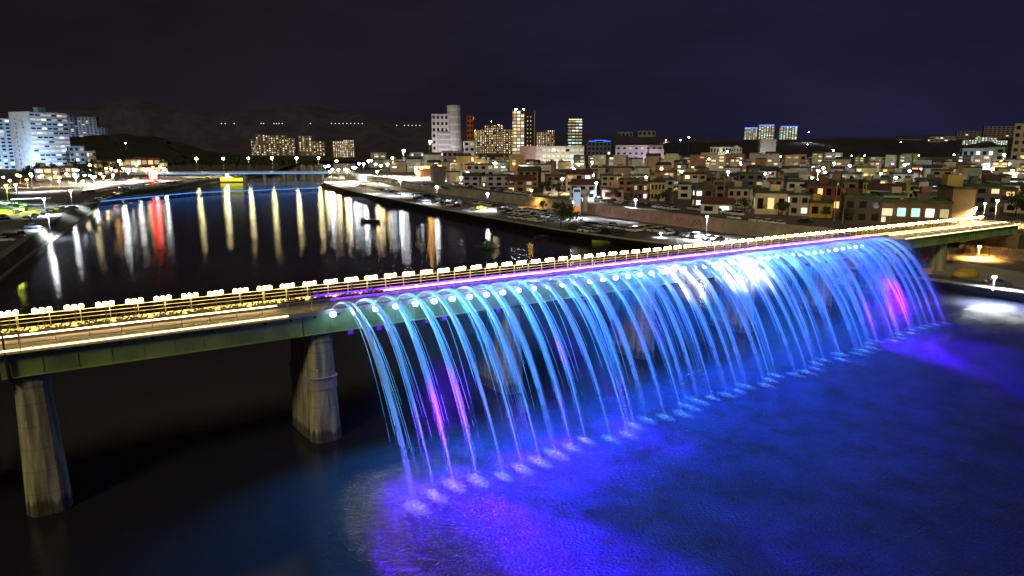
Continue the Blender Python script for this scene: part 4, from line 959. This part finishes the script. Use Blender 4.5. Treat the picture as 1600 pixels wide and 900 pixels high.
# pylon sign, cream column, shop sign board, crane
p = G(901, 336, ZU-1); d = depth(p)
t = thing('pylon_sign', 'tall blue white lit pylon sign by the town road', 'sign', p, -math.atan2(p.x, p.y)); h = 42*d/F
mb = MB(); mb.box((0, 0, h/2), (2.6, .8, h)); link('sign_body', mb.mesh('sign_body', emit('sign_blue_white', (.45, .6, .85), .55)), t)
mb = MB(); mb.box((0, -.42, h*.9), (2.2, .1, h*.1)); link('sign_header', mb.mesh('sign_header', mat('sign_blue', (.05, .15, .5), .5, 0)), t)
mb = MB(); mb.box((0, -.42, h*.2), (2.3, .1, h*.28)); link('sign_foot', mb.mesh('sign_foot', emit('sign_orange', (1, .3, .08), .7)), t)
p = G(914, 330, ZU); d = depth(p)
t = thing('gate_column', 'cream column with a wider capital right of the pylon sign', 'column', p, 0); h = 34*d/F
mb = MB(); mb.tube([(0, 0, 0), (0, 0, h*.68), (0, 0, h*.78), (0, 0, h*.97), (0, 0, h)], [.9, .85, 1.5, 1.5, .4], 10); link('column_shaft', mb.mesh('column_shaft', mat('cream_stone', (.62, .55, .35), .7, .15, 1)), t)
p = G(1384, 347, ZU); d = depth(p)
t = thing('sign_board', 'pale yellow sign board on posts in front of the low brown shop', 'sign', p, -math.atan2(p.x, p.y)+.1); h = 22*d/F
mb = MB(); mb.box((0, 0, h*.72), (15*d/F, .35, h*.5)); link('sign_panel', mb.mesh('sign_panel', emit('sign_cream', (1, .92, .6), .75)), t)
for k in (-1, 1): mb = MB(); mb.tube([(k*1.0, 0, 0), (k*1.0, 0, h*.5)], .1, 6); link('post', mb.mesh('post', M_steel), t)
mb = MB(); mb.box((-1.0, -.1, h*.2), (1.6, .3, h*.36)); link('lower_panel', mb.mesh('lower_panel', emit('sign_cream', (1, .92, .6), .75)), t)
p = G(1597, 232, 6); t = thing('tower_crane', 'dark tower crane behind the cream building at the right edge', 'crane', (p.x*.04+1500*0+900, 1230, 6), 0)
mb = MB()
for k in range(22):
    z = k*4.5; mb.tube([(-1.2, -1.2, z), (1.2, -1.2, z+4.5)], .18, 4); mb.tube([(1.2, 1.2, z), (-1.2, 1.2, z+4.5)], .18, 4)
for a, b in ((-1.2, -1.2), (1.2, -1.2), (1.2, 1.2), (-1.2, 1.2)): mb.tube([(a, b, 0), (a, b, 100)], .25, 4)
link('mast', mb.mesh('mast', M_concd), t)
mb = MB(); mb.tube([(-48, 0, 99), (14, 0, 99)], .7, 4); mb.tube([(0, 0, 107), (-40, 0, 99.5)], .15, 4); mb.tube([(0, 0, 107), (12, 0, 99.5)], .15, 4); mb.tube([(0, 0, 98), (0, 0, 107)], .5, 4); link('jib', mb.mesh('jib', M_concd), t)

# ------------------------------------------------------------------ far bridge with lamps, low blue-lit footbridge
a = G(240, 271, 6); b = G(520, 269.5, 6)
t = thing('road_bridge', 'far road bridge washed in blue light across the river bend', 'bridge', (0, 0, 0))
M_fb = mat('pale_parapet', (.55, .6, .65), .7, .1, .2)
dv = (b-a); ln = dv.length; dv.normalize(); rz = math.atan2(dv.y, dv.x); c = (a+b)/2
mb = MB(); mb.box((c.x, c.y, 6), (ln+40, 12, 1.6), 0, rz); link('deck', mb.mesh('deck', M_fb), t)
mb = MB(); q = c+Vector((math.sin(rz), -math.cos(rz), 0))*6.1; mb.box((q.x, q.y, 7.1), (ln+40, .3, 1.1), 0, rz); link('parapet', mb.mesh('parapet', M_fb), t)
mb = MB(); q = c+Vector((math.sin(rz), -math.cos(rz), 0))*6.3; mb.box((q.x, q.y, 5.6), (ln*.98, .2, .5), 0, rz); link('blue_light_strip', mb.mesh('blue_light_strip', emit('blue_strip', (.1, .4, 1), 1.3)), t)
for k in range(9):
    q = a+dv*ln*(k+.5)/9; mb = MB(); mb.box((q.x, q.y, 2.4), (2.2, 9, 6), 0, rz); link('pier', mb.mesh('pier', M_conc), t)
for i, x in enumerate([307,348,387,424,463,498]):
    q = a+dv*((x-240)/280*ln); SL(x, 249.5, 271, 6, 'yellow', f'yellow lamp standing on the far road bridge, {nth(i+1)} of six from the left', 520, .5, group='lamps on the far road bridge', base=Vector((q.x, q.y, 6.8)))
a = G(140, 318, .9); b = G(300, 303, .9); c3 = G(497, 295, .9)
t = thing('low_footbridge', 'low narrow footbridge with blue lights close over the upstream water', 'footbridge')
for p, q in ((a, b), (b, c3)):
    dv = (q-p); ln = dv.length; dv.normalize(); rz = math.atan2(dv.y, dv.x); m_ = (p+q)/2
    mb = MB(); mb.box((m_.x, m_.y, 1.6), (ln+1.5, 2.4, .35), 0, rz); link('deck', mb.mesh('deck', M_conc), t)
    mb = MB(); o_ = m_+Vector((math.sin(rz), -math.cos(rz), 0))*1.22; mb.box((o_.x, o_.y, 1.62), (ln+1, .08, .3), 0, rz); link('blue_light_strip', mb.mesh('blue_light_strip', emit('blue_strip_low', (.03, .25, 1), 2.2)), t)
    mb = MB()
    for h in (.5, 1.0): mb.box((o_.x, o_.y, 1.75+h), (ln+1, .06, .06), 0, rz)
    link('railing', mb.mesh('railing', emit('blue_glow_rail', (.04, .25, .8), .35)), t)  # rails given a blue glow of their own
    n = int(ln/9)
    for k in range(n):
        r_ = p+dv*ln*(k+.5)/n; mb = MB(); mb.tube([(r_.x, r_.y, -1), (r_.x, r_.y, 1.5)], .35, 7); link('post', mb.mesh('post', M_conc), t)
# yellow lit pavilion and red sign by the far left bank, boats
p = G(362, 284, .4); t = thing('floating_pavilion', 'yellow lit floating pavilion on the water before the far bridge', 'pavilion', p, .1)
mb = MB(); mb.box((0, 0, .2), (20, 7, .8)); link('float_deck', mb.mesh('float_deck', M_concd), t)
mb = MB(); mb.box((0, 0, 1.9), (17, 5, 2.6)); link('lit_hall', mb.mesh('lit_hall', emit('yellow_glow', (1, .95, .04), 1.3)), t)
mb = MB(); mb.box((0, 0, 3.7), (19, 6.6, 1.1), top=.75, topy=.2); link('roof', mb.mesh('roof', mat('yellow_roof', (.5, .5, .1), .7, .1, 1)), t)
p = G(240, 283, ZL); d = depth(p); t = thing('neon_sign', 'tall red neon sign on the left waterfront whose red streak runs down the water', 'sign', p, -math.atan2(p.x, p.y))
mb = MB(); mb.box((0, 0, 5), (5.5, .5, 7)); link('sign_panel', mb.mesh('sign_panel', emit('red_neon', (1, .03, .02), 45)), t)
for k in (-2, 2): mb = MB(); mb.tube([(k, 0, 0), (k, 0, 2)], .15, 6); link('post', mb.mesh('post', M_dark), t)
def boat(name, label, x, y, ln, col, rz, canopy=False):
    p = G(x, y, 0); t = thing(name, label, 'boat', p, rz); mb = MB(); w_ = ln*.17
    secs = [(-.5, .8, .75), (-.2, 1, .7), (.2, .9, .75), (.42, .45, .95), (.5, .04, 1.1)]; b = 0
    for sx, ww_, hh in secs: mb.v += [(sx*ln, -w_*ww_, hh), (sx*ln, -w_*ww_*.6, -.2), (sx*ln, w_*ww_*.6, -.2), (sx*ln, w_*ww_, hh)]
    for i in range(4):
        for j in range(3): mb.f.append([i*4+j, (i+1)*4+j, (i+1)*4+j+1, i*4+j+1]); mb.m.append(0)
        mb.f.append([i*4, i*4+3, (i+1)*4+3, (i+1)*4]); mb.m.append(0)
    mb.f.append([0, 1, 2, 3]); mb.m.append(0); link('hull', mb.mesh('hull', mat('hull_paint', col, .5, .1, 1)), t)
    if canopy:
        mb = MB(); mb.box((-ln*.1, 0, 1.3), (ln*.35, w_*1.3, 1.1), top=.85); link('cabin', mb.mesh('cabin', M_white), t)
    mb = MB(); mb.box((0, 0, .78), (ln*.12, w_*1.5, .08)); link('seat', mb.mesh('seat', mat('boat_seat', (.3, .2, .1), .7, .2, 2)), t)
boat('small_boat', 'small yellow green boat moored at the quay just beyond the footbridge', 946, 379, 8, (.5, .75, .06), .2)
boat('small_boat', 'dark boat floating on the upstream river among the lamp streaks', 580, 346, 9, (.03, .035, .05), -.5, False)
boat('cabin_boat', 'white cabin boat moored under the bridge near the right bank', 1350, 440, 14, (.7, .7, .7), .35, True)
boat('small_boat', 'tiny dark boat in the calm water near the warm streak below the mast lamps', 847, 372, 5, (.04, .04, .05), .3)

# ------------------------------------------------------------------ parked cars
CARC = {'white': (.75, .75, .74), 'silver': (.42, .43, .45), 'black': (.015, .015, .018), 'dark grey': (.07, .072, .078), 'pale blue': (.25, .4, .6), 'yellow': (.75, .55, .03), 'red': (.45, .03, .02)}
def carmat(c): 
    m = mat('car_paint_'+c.replace(' ', '_'), CARC[c], .3, 0); m.node_tree.nodes['Principled BSDF'].inputs['Coat Weight'].default_value = .6; return m
PROF = {  # side profile of the body, then of the glazed cabin (x along the car, z), length 4.5
 'car': ([(-2.2,.35),(-2.25,.75),(-2.1,.95),(-1.5,1.0),(.95,.98),(1.9,.85),(2.2,.68),(2.25,.35)], [(-1.75,.97),(-1.15,1.42),(.2,1.46),(1.05,.96)], 1.75),
 'van': ([(-2.3,.35),(-2.35,1.0),(-2.3,1.1),(1.7,1.1),(2.25,.85),(2.35,.35)], [(-2.25,1.08),(-2.1,1.85),(1.0,1.9),(1.75,1.08)], 1.85),
 'truck': ([(-2.6,.5),(-2.6,.9),(.7,.9),(.7,.75),(2.4,.75),(2.5,.4),(-2.4,.4)], [(.9,.9),(.9,1.95),(1.9,1.95),(2.4,.95)], 1.9)}
CARM = {}
wheel_me = MB(); wheel_me.tube([(0, -.1, 0), (0, .1, 0)], .33, 12); wheel_me.tube([(0, -.11, 0), (0, .11, 0)], .18, 8, 1)
WHEEL = wheel_me.mesh('wheel', [M_tyre, M_steel])
def car_meshes(kind, c):
    if (kind, c) in CARM: return CARM[(kind, c)]
    body, cab, wd = PROF[kind]; mb = MB(); mb.side(body, -wd/2, wd/2)
    rf = [(cab[0][0]+.45, cab[1][1]-.03), (cab[1][0]+.02, cab[1][1]+.03), (cab[2][0]-.02, cab[2][1]+.03), (cab[2][0]+.12, cab[2][1]-.06)]
    mb.side([(cab[1][0]-.08, cab[1][1]-.05), (cab[1][0]+.05, cab[1][1]+.05), (cab[2][0]-.05, cab[2][1]+.05), (cab[2][0]+.12, cab[2][1]-.05)], -wd*.43, wd*.43)
    for xx in (cab[0][0]*.5+cab[3][0]*.5-.1,):
        for sy in (-1, 1): mb.box((xx, sy*wd*.44, (cab[0][1]+cab[1][1])/2), (.1, .05, cab[1][1]-cab[0][1]))
    if kind == 'truck':
        mb.box((-1.0, 0, 1.15), (3.2, .06, .5)); mb.box((-1.0, wd/2-.03, 1.1), (3.2, .06, .4)); mb.box((-1.0, -wd/2+.03, 1.1), (3.2, .06, .4))
    b = mb.mesh('car_body', carmat(c))
    g = MB(); g.side(cab, -wd*.45, wd*.45); gm = CARM.get((kind, 'g')) or g.mesh('window_glass', M_glassd); CARM[(kind, 'g')] = gm
    CARM[(kind, c)] = (b, gm); return CARM[(kind, c)]
PROTO = {}
def parked(p, rz, kind, c, label, group, sc=1.0):
    k = (kind, c)
    if k not in PROTO:
        t = thing('parked_'+kind, label, kind, p, rz, group); b, g = car_meshes(kind, c)
        link('body', b, t); link('window_glass', g, t)
        for x in (-1.4, 1.4):
            for y in (-.8, .8): link('wheel', WHEEL, t, (x, y, .33))
        PROTO[k] = t
    else: t = dup(PROTO[k], p, rz, label, group)
    return t
rc = random.Random(5)
CW = ['white', 'white', 'silver', 'black', 'dark grey', 'white', 'silver', 'pale blue', 'black']
def car_row(x0, y0, x1, y1, z, n, perp, where, group, pal=CW, skip=.08):
    a, b = G(x0, y0, z), G(x1, y1, z); dv = (b-a).normalized(); base = math.atan2(dv.y, dv.x); k = 0
    for i in range(n):
        if rc.random() < skip: continue
        p = a.lerp(b, (i+.5)/n); k += 1
        kind = 'car' if rc.random() < .74 else rc.choice(('van', 'van', 'truck')); c = rc.choice(pal)
        rz = base+(math.pi/2 if perp else 0)+rc.choice((0, math.pi))+rc.gauss(0, .05)
        parked((p.x+rc.gauss(0, .2), p.y+rc.gauss(0, .3), z+.006), rz, kind, c, f'{c} {kind}, {nth(k)} from left {where}', group)
cg = 'cars parked on the left bank'
car_row(102, 331, 205, 297, ZL, 17, True, 'along the left embankment edge', cg)
car_row(205, 296.5, 330, 279, ZL, 24, True, 'along the far left embankment', cg)
car_row(130, 304, 250, 284, ZL, 18, True, 'behind the left embankment row', cg)
car_row(20, 352, 95, 326, ZL, 6, False, 'beside the left riverside road', cg, skip=.2)
car_row(0, 343, 40, 328, ZL, 4, False, 'below the lit grass slope', cg)
car_row(180, 283, 260, 277, ZL, 12, True, 'before the left shops', cg)
cg = 'cars in the right riverside car park'
car_row(640, 304, 740, 322, ZR, 14, True, 'at the car park narrow end', cg)
car_row(745, 319, 860, 335, ZR, 15, True, 'under the retaining wall upstream', cg)
car_row(775, 330, 880, 345, ZR, 12, True, 'in the middle of the right car park', cg)
car_row(790, 340, 850, 348, ZR, 6, True, 'nearest the quay behind dark trees', cg)
car_row(915, 352, 1000, 363, ZR, 10, True, 'before the pink mural', cg)
car_row(905, 361, 975, 369, ZR, 6, True, 'nearest the quay before the mural', cg)
car_row(650, 312, 745, 330, ZR, 12, True, 'on the paving beside the quay', cg)
car_row(560, 291, 640, 306, ZR, 12, True, 'at the upstream quay bend', cg)
car_row(985, 358, 1060, 367, ZR, 7, True, 'before the right mural end', cg)
car_row(1040, 366, 1130, 378, ZR, 6, True, 'under the mural near the bridge', cg)
cg = 'cars along the town road above the wall'
car_row(575, 281, 700, 297, ZU, 22, False, 'on the town road, upstream part', cg, pal=['white', 'silver', 'white', 'black'])
car_row(705, 289, 830, 306, ZU, 18, False, 'on the middle town road', cg, pal=['white', 'silver', 'white', 'black'])
car_row(930, 314, 1060, 330, ZU, 11, False, 'above the pink mural', cg, pal=['white', 'silver', 'silver', 'black'])
car_row(1075, 328, 1160, 338, ZU, 6, False, 'before the pinkish white house', cg, pal=['white', 'white', 'silver'])
car_row(1140, 342, 1225, 353, ZU, 5, False, 'on the kerb above the buttresses', cg, pal=['white', 'silver', 'white'])
P_ = parked
P_(G(1258, 349, ZU)+Vector((0, 0, .006)), -.7, 'car', 'black', 'black car parked alone right of the row above the buttressed wall', cg)
P_(G(753, 327, ZR)+Vector((0, 0, .006)), .1, 'car', 'yellow', 'yellow car beside the quay in the right car park', 'cars in the right riverside car park')
P_(G(700, 302, ZR)+Vector((0, 0, .006)), .1, 'car', 'red', 'red car at the narrow end of the right car park', 'cars in the right riverside car park')
P_(G(52, 357, ZL)+Vector((0, 0, .006)), .1, 'car', 'pale blue', 'pale blue car parked alone by the left embankment behind the dark truck', 'cars parked on the left bank')
P_(G(24, 372, ZL)+Vector((0, 0, .006)), .3, 'truck', 'black', 'dark truck nearest the left frame edge on the embankment', 'cars parked on the left bank')
P_(G(8, 378, ZL)+Vector((0, 0, .006)), .3, 'car', 'white', 'white car behind the dark truck at the left frame edge', 'cars parked on the left bank')
P_(G(8, 348, ZL)+Vector((0, 0, .006)), 1.2, 'van', 'white', 'white van parked below the lit grass slope at the left edge', 'cars parked on the left bank')
P_(G(1558, 447, ZR)+Vector((0, 0, .006)), -.3, 'car', 'dark grey', 'dark car under the bridge end beside the dazzling low floodlight', 'cars under the bridge end')
P_(G(1437, 393, ZR)+Vector((0, 0, .006)), -.5, 'car', 'silver', 'silver car left of the bank pier behind the falling water', 'cars under the bridge end')
# canopy on the left lot
p = G(50, 322, ZL); t = thing('canopy', 'white flat canopy on posts beside the left car park lamp', 'canopy', p, .5)
mb = MB(); mb.box((0, 0, 3.2), (14, 7, .25)); link('roof', mb.mesh('roof', mat('canopy_white', (.6, .7, .8), .5, .1, 1)), t)
for x in (-6.5, 6.5):
    for y in (-3, 3): mb = MB(); mb.tube([(x, y, 0), (x, y, 3.1)], .09, 6); link('post', mb.mesh('post', M_steel), t)
# lit grass slope at the left frame edge
mb = MB(); pts = [(-60, 345), (0, 335), (46, 319), (40, 307), (0, 300), (-60, 303)]
g = [G(x, y, ZL) for x, y in pts]; cc = sum(g, Vector())/len(g)
rings = [(1, 0), (.72, 1.5), (.35, 2.6), (.1, 2.9)]
for f, h in rings:
    for k in range(24):
        i = k*6/24; a, b = g[int(i) % 6], g[(int(i)+1) % 6]; q = a.lerp(b, i % 1); q = cc+(q-cc)*f
        mb.v.append((q.x+math.sin(k*2.1)*.3*(f < 1), q.y, ZL+h+.2*math.sin(k*1.7)*(f < 1)))
for r_ in range(3):
    for k in range(24): mb.f.append([r_*24+k, r_*24+(k+1) % 24, (r_+1)*24+(k+1) % 24, (r_+1)*24+k]); mb.m.append(0)
mb.f.append([72+k for k in range(24)]); mb.m.append(0)
struct('grass_slope', mb.mesh('grass_slope', M_grass, True))

# ------------------------------------------------------------------ right quay under the bridge: traffic sign, barrier, stone terraces
p = G(1443, 425, ZR); t = thing('traffic_sign', 'round red traffic sign on a post beside the bank pier', 'sign', p, -.5)
mb = MB(); mb.tube([(0, 0, 0), (0, 0, 3.2)], .06, 6); link('post', mb.mesh('post', M_steel), t)
mb = MB(); mb.tube([(0, -.08, 3.2), (0, -.13, 3.2)], .75, 16); link('sign_disc', mb.mesh('sign_disc', mat('sign_red', (.6, .05, .04), .5, 0)), t)
p = G(1446, 428, ZR); t = thing('barrier', 'yellow concrete barrier block at the foot of the red round sign', 'barrier', p, .2)
mb = MB(); mb.box((0, 0, .6), (1.9, 1.2, 1.2), top=.7); link('block', mb.mesh('block', mat('barrier_yellow', (.7, .45, .06), .7, .2, 1)), t)
p = G(1508, 433, ZR); t = thing('tarpaulin_heap', 'yellow tarpaulin covered heap on the quay right of the bank pier', 'heap', p, .3)
mb = MB(); mb.ball((0, 0, .4), 1.7, 12, 0, .75); mb.v = [(x*1.9, y, max(0, z+.25*math.sin(x*3+y*2))) for x, y, z in mb.v]; link('cover', mb.mesh('cover', mat('tarp_yellow', (.65, .42, .06), .6, .2, 2), True), t)
for k, (x0, y0, x1, y1, h) in enumerate([(1509,398,1640,412,2.6),(1500,388,1640,396,4.4)]):
    a, b = G(x0, y0, ZR), G(x1, y1, ZR); dv = b-a; ln = dv.length; rz = math.atan2(dv.y, dv.x); c = (a+b)/2
    t = thing('stone_wall', ['lower rough stone terrace wall right of the bank pier', 'upper rough stone terrace wall below the bridge end'][k], 'wall', (c.x, c.y, ZR), rz)
    mb = MB()
    rs = random.Random(k+3)
    for row in range(int(h/.65)):
        x = -ln/2+rs.uniform(-.5, 0)
        while x < ln/2:
            w_ = rs.uniform(.8, 1.6); mb.box((x+w_/2, rs.uniform(-.07, .07)+row*.12, .33+row*.65), (w_-.07, 1.0, .6), 0, rs.uniform(-.04, .04), .93); x += w_
    link('stone_courses', mb.mesh('stone_courses', mat('field_stone', (.36, .26, .16), .9, .4, .8, bump=.4)), t)
# pale road under the bridge on the right bank
a, b, c, d_ = G(1440, 398, ZR+.004), G(1680, 440, ZR+.004), G(1680, 462, ZR+.004), G(1430, 424, ZR+.004)
sheet('quay_road', [d_, c, b, a], mat('pale_concrete_road', (.32, .3, .26), .9, .25, .15))

# ------------------------------------------------------------------ trees
def tree_meshes(seed, h=6.5, n=520, shape=1.0):
    rnd = random.Random(seed); tb = MB(); cb = MB()
    tb.tube([(0, 0, 0), (.08, .05, h*.3), (0, .1, h*.55), (.1, 0, h*.8)], [.2, .15, .1, .04], 7)
    cl = []
    for k in range(9):
        a = rnd.uniform(0, 6.28); r = rnd.uniform(.12, .3)*h*shape; z = h*rnd.uniform(.42, .95)
        q = (math.cos(a)*r, math.sin(a)*r, z); tb.tube([(0.03, .05, h*rnd.uniform(.28, .5)), (q[0]*.5, q[1]*.5, z*.85), q], [.09, .06, .02], 5); cl.append((Vector(q), rnd.uniform(.12, .21)*h))
    cl.append((Vector((0, 0, h*.92)), .16*h))
    for k in range(n):
        c, r = rnd.choice(cl); dv = Vector((rnd.gauss(0, 1), rnd.gauss(0, 1), rnd.gauss(0, .8))).normalized()*r*rnd.uniform(.4, 1.15); p = c+dv
        a = Vector((rnd.gauss(0, 1), rnd.gauss(0, 1), rnd.gauss(0, 1))).normalized(); b = a.cross(Vector((rnd.gauss(0, 1), rnd.gauss(0, 1), rnd.gauss(0, 1)))).normalized()
        s = rnd.uniform(.18, .4); cb.quad(p-a*s, p-b*s*.6, p+a*s, p+b*s*.6, rnd.randrange(2))
    return tb.mesh('trunk', M_trunk), cb.mesh('crown', [mat('leaves', (.045, .075, .025), .8, .4, 1), mat('leaves_light', (.08, .11, .04), .8, .4, 1)])
TM = [tree_meshes(s, 6.5, 560, 1+.2*(s % 3)) for s in range(5)]
tcount = [0]
def tree(p, sc, label, group=None):
    t = thing('tree', label, 'tree', p, rb.uniform(0, 6.28), group); t.scale = (sc*rb.uniform(.9, 1.2), sc*rb.uniform(.9, 1.2), sc); tm = TM[tcount[0] % 5]; tcount[0] += 1
    link('trunk', tm[0], t); link('crown', tm[1], t)
for i in range(16):
    x = 40+i*9.5; tree(G(x, 281-(i % 3)*3-(x-40)*.02, ZL), rb.uniform(1.4, 2.1), f'dark tree in the belt before the left apartment blocks, {nth(i+1)} from the left', 'trees before the left apartments')
tree(G(876, 358, ZR), 1.3, 'large dark bushy tree at the quay edge left of the parked cars'); tree(G(889, 360, ZR), 1.15, 'lower dark tree touching the large one at the quay edge')
tree(G(849, 331, ZR), .7, 'small dark conical tree in the middle of the car park')
for i, (x, y) in enumerate([(846,300),(858,304),(872,307),(960,312),(1026,320),(1044,321),(1150,329),(1163,331),(1186,334),(1216,337),(1222,339),(1290,343),(1325,349)]):
    tree(G(x, y, ZU), rb.uniform(.55, 1.0), f'dark tree before the front houses above the wall, {nth(i+1)} from the left', 'trees before the front houses')
for i, (x, y) in enumerate([(1575,330),(1586,338),(1594,330),(1602,342)]): tree(G(x, y, ZU), rb.uniform(1.0, 1.3), f'green lit tree at the right end of the footbridge, {nth(i+1)} of four from the left', 'trees at the right bridge end')
for i in range(18):
    x = 262+i*13.5; p = G(x, 263.5, 2.9); tree(Vector((p.x*.93, p.y*.93, 3)), rb.uniform(1.6, 2.4), f'tree on the far bank behind the road bridge, {nth(i+1)} from the left', 'trees on the far bank')
p = G(762, 387, 0); t = thing('reed_islet', 'bushy reed clump growing out of the water just beyond the bridge lamps', 'reeds', p)
mb = MB(); rnd = random.Random(77)
for k in range(260):
    a = rnd.uniform(0, 6.28); r = abs(rnd.gauss(0, 1.6)); c = Vector((r*math.cos(a), r*math.sin(a), 0)); tip = c*1.5+Vector((rnd.gauss(0, .3), rnd.gauss(0, .3), rnd.uniform(1.2, 3.2)*max(.3, 1-r/4))); sd = Vector((math.sin(a), -math.cos(a), 0))*.12
    mb.quad(c-sd, c+sd, tip+sd*.2, tip-sd*.2)
link('reeds', mb.mesh('reeds', mat('teal_lit_reed', (.12, .26, .24), .8, .3, 1)), t)  # the teal light on the clump is put into its leaf colour

# ------------------------------------------------------------------ added facade floodlights that brighten the building fronts
for i, (x, yt, yb, z, k, c, lab) in enumerate([
  (14, 190, 264, 4, 34, (.42, .68, 1), 'added cool floodlight on the ground before the leftmost apartment block'),
  (48, 181, 266, 4, 40, (.42, .66, 1), 'added cool floodlight on the ground before the blank gable of the slab block'),
  (88, 181, 266, 4, 30, (.5, .72, 1), 'added cool floodlight on the ground before the balconies of the slab block'),
  (112, 182, 219, 49, 12, (.5, .68, 1), 'added cool floodlight below the first far hill tower'),
  (142, 185, 219, 49, 12, (.5, .68, 1), 'added cool floodlight below the second far hill tower'),
  (122, 231, 270, 4, 30, (.5, .72, 1), 'added cool floodlight before the blue white five-storey block'),
  (692, 182, 246, ZU, 22, (1, .93, .97), 'added white floodlight at the foot of the white and grey office building'),
  (850, 231, 266, ZU, 30, (1, .95, .95), 'added white floodlight before the pink end of the long white school'),
  (890, 231, 266, ZU, 30, (1, .97, .9), 'added white floodlight before the glazed balconies of the long white school'),
  (978, 229, 260, ZU, 26, (.9, .8, 1), 'added lilac floodlight before the left half of the large lilac building'),
  (1020, 229, 260, ZU, 34, (1, .8, .95), 'added pinkish floodlight before the right wing of the large lilac building'),
  (1130, 231, 250, ZU, 26, (1, .98, .92), 'added white floodlight before the white three-storey building'),
  (1197, 219, 250, ZU, 20, (1, .96, .9), 'added white floodlight before the blank grey slab'),
  (1470, 215, 243, ZU, 10, (1, .9, .85), 'added warm floodlight before the grey slab with stacked balconies'),
  (1520, 234, 264, ZU, 20, (.8, .95, 1), 'added cool floodlight before the grey glass-fronted building')]):
    q = G(x, yb, z); d = depth(q); H = (yb-yt)*d/F; u_ = Vector((q.x, q.y, 0)).normalized(); p = q-u_*H*.75
    t = thing('floodlight', lab, 'floodlight', p, 0)
    mb = MB(); mb.box((0, 0, .5), (.8, .5, .6)); mb.box((0, 0, .1), (.5, .5, .2)); link('housing', mb.mesh('housing', M_dark), t)
    mb = MB(); mb.box((0, .1, .83), (.7, .3, .06)); link('lens', mb.mesh('lens', emit('flood_lens', c, 30)), t)
    lamp('flood_beam', 'SPOT', (0, 0, 1.0), k*1.0*H*H, c, t, (u_.x*.75, u_.y*.75, .5), spot_size=R(120), spot_blend=.8, shadow_soft_size=.3)

# ------------------------------------------------------------------ overhead cables between the utility poles
pole_tops = [G(x, yb, ZU)+Vector((0, 0, (yb-yt)*depth(G(x, yb, ZU))/F-.7)) for x, yt, yb in [(1051,289,318),(1130,268,326),(1262,300,334),(1303,262,346),(1411,258,346)]]
for i in range(4):
    a, b = pole_tops[i], pole_tops[i+1]
    t = thing('overhead_cable', f'pair of dark overhead cables sagging between utility poles, {nth(i+1)} span from the left', 'cable')
    for k in (-.6, .6):
        mb = MB(); mb.tube([a.lerp(b, j/10)+Vector((k*.4, k, -1.6*4*(j/10)*(1-j/10))) for j in range(11)], .035, 4); link('cable', mb.mesh('cable', M_dark), t)

# lane lamps are told apart by their order from the left, colour by colour
bpy.context.view_layer.update()
lane = sorted((o for o in S.objects if o.get('group') == 'street lamps in the town lanes'), key=lambda o: PX(o.location)[0]); seen = {}
for o in lane:
    cw = o['label'].split()[0]; seen[cw] = seen.get(cw, 0)+1
    o['label'] = f'{cw} street lamp in the town lanes, {nth(seen[cw])} from the left of that colour'
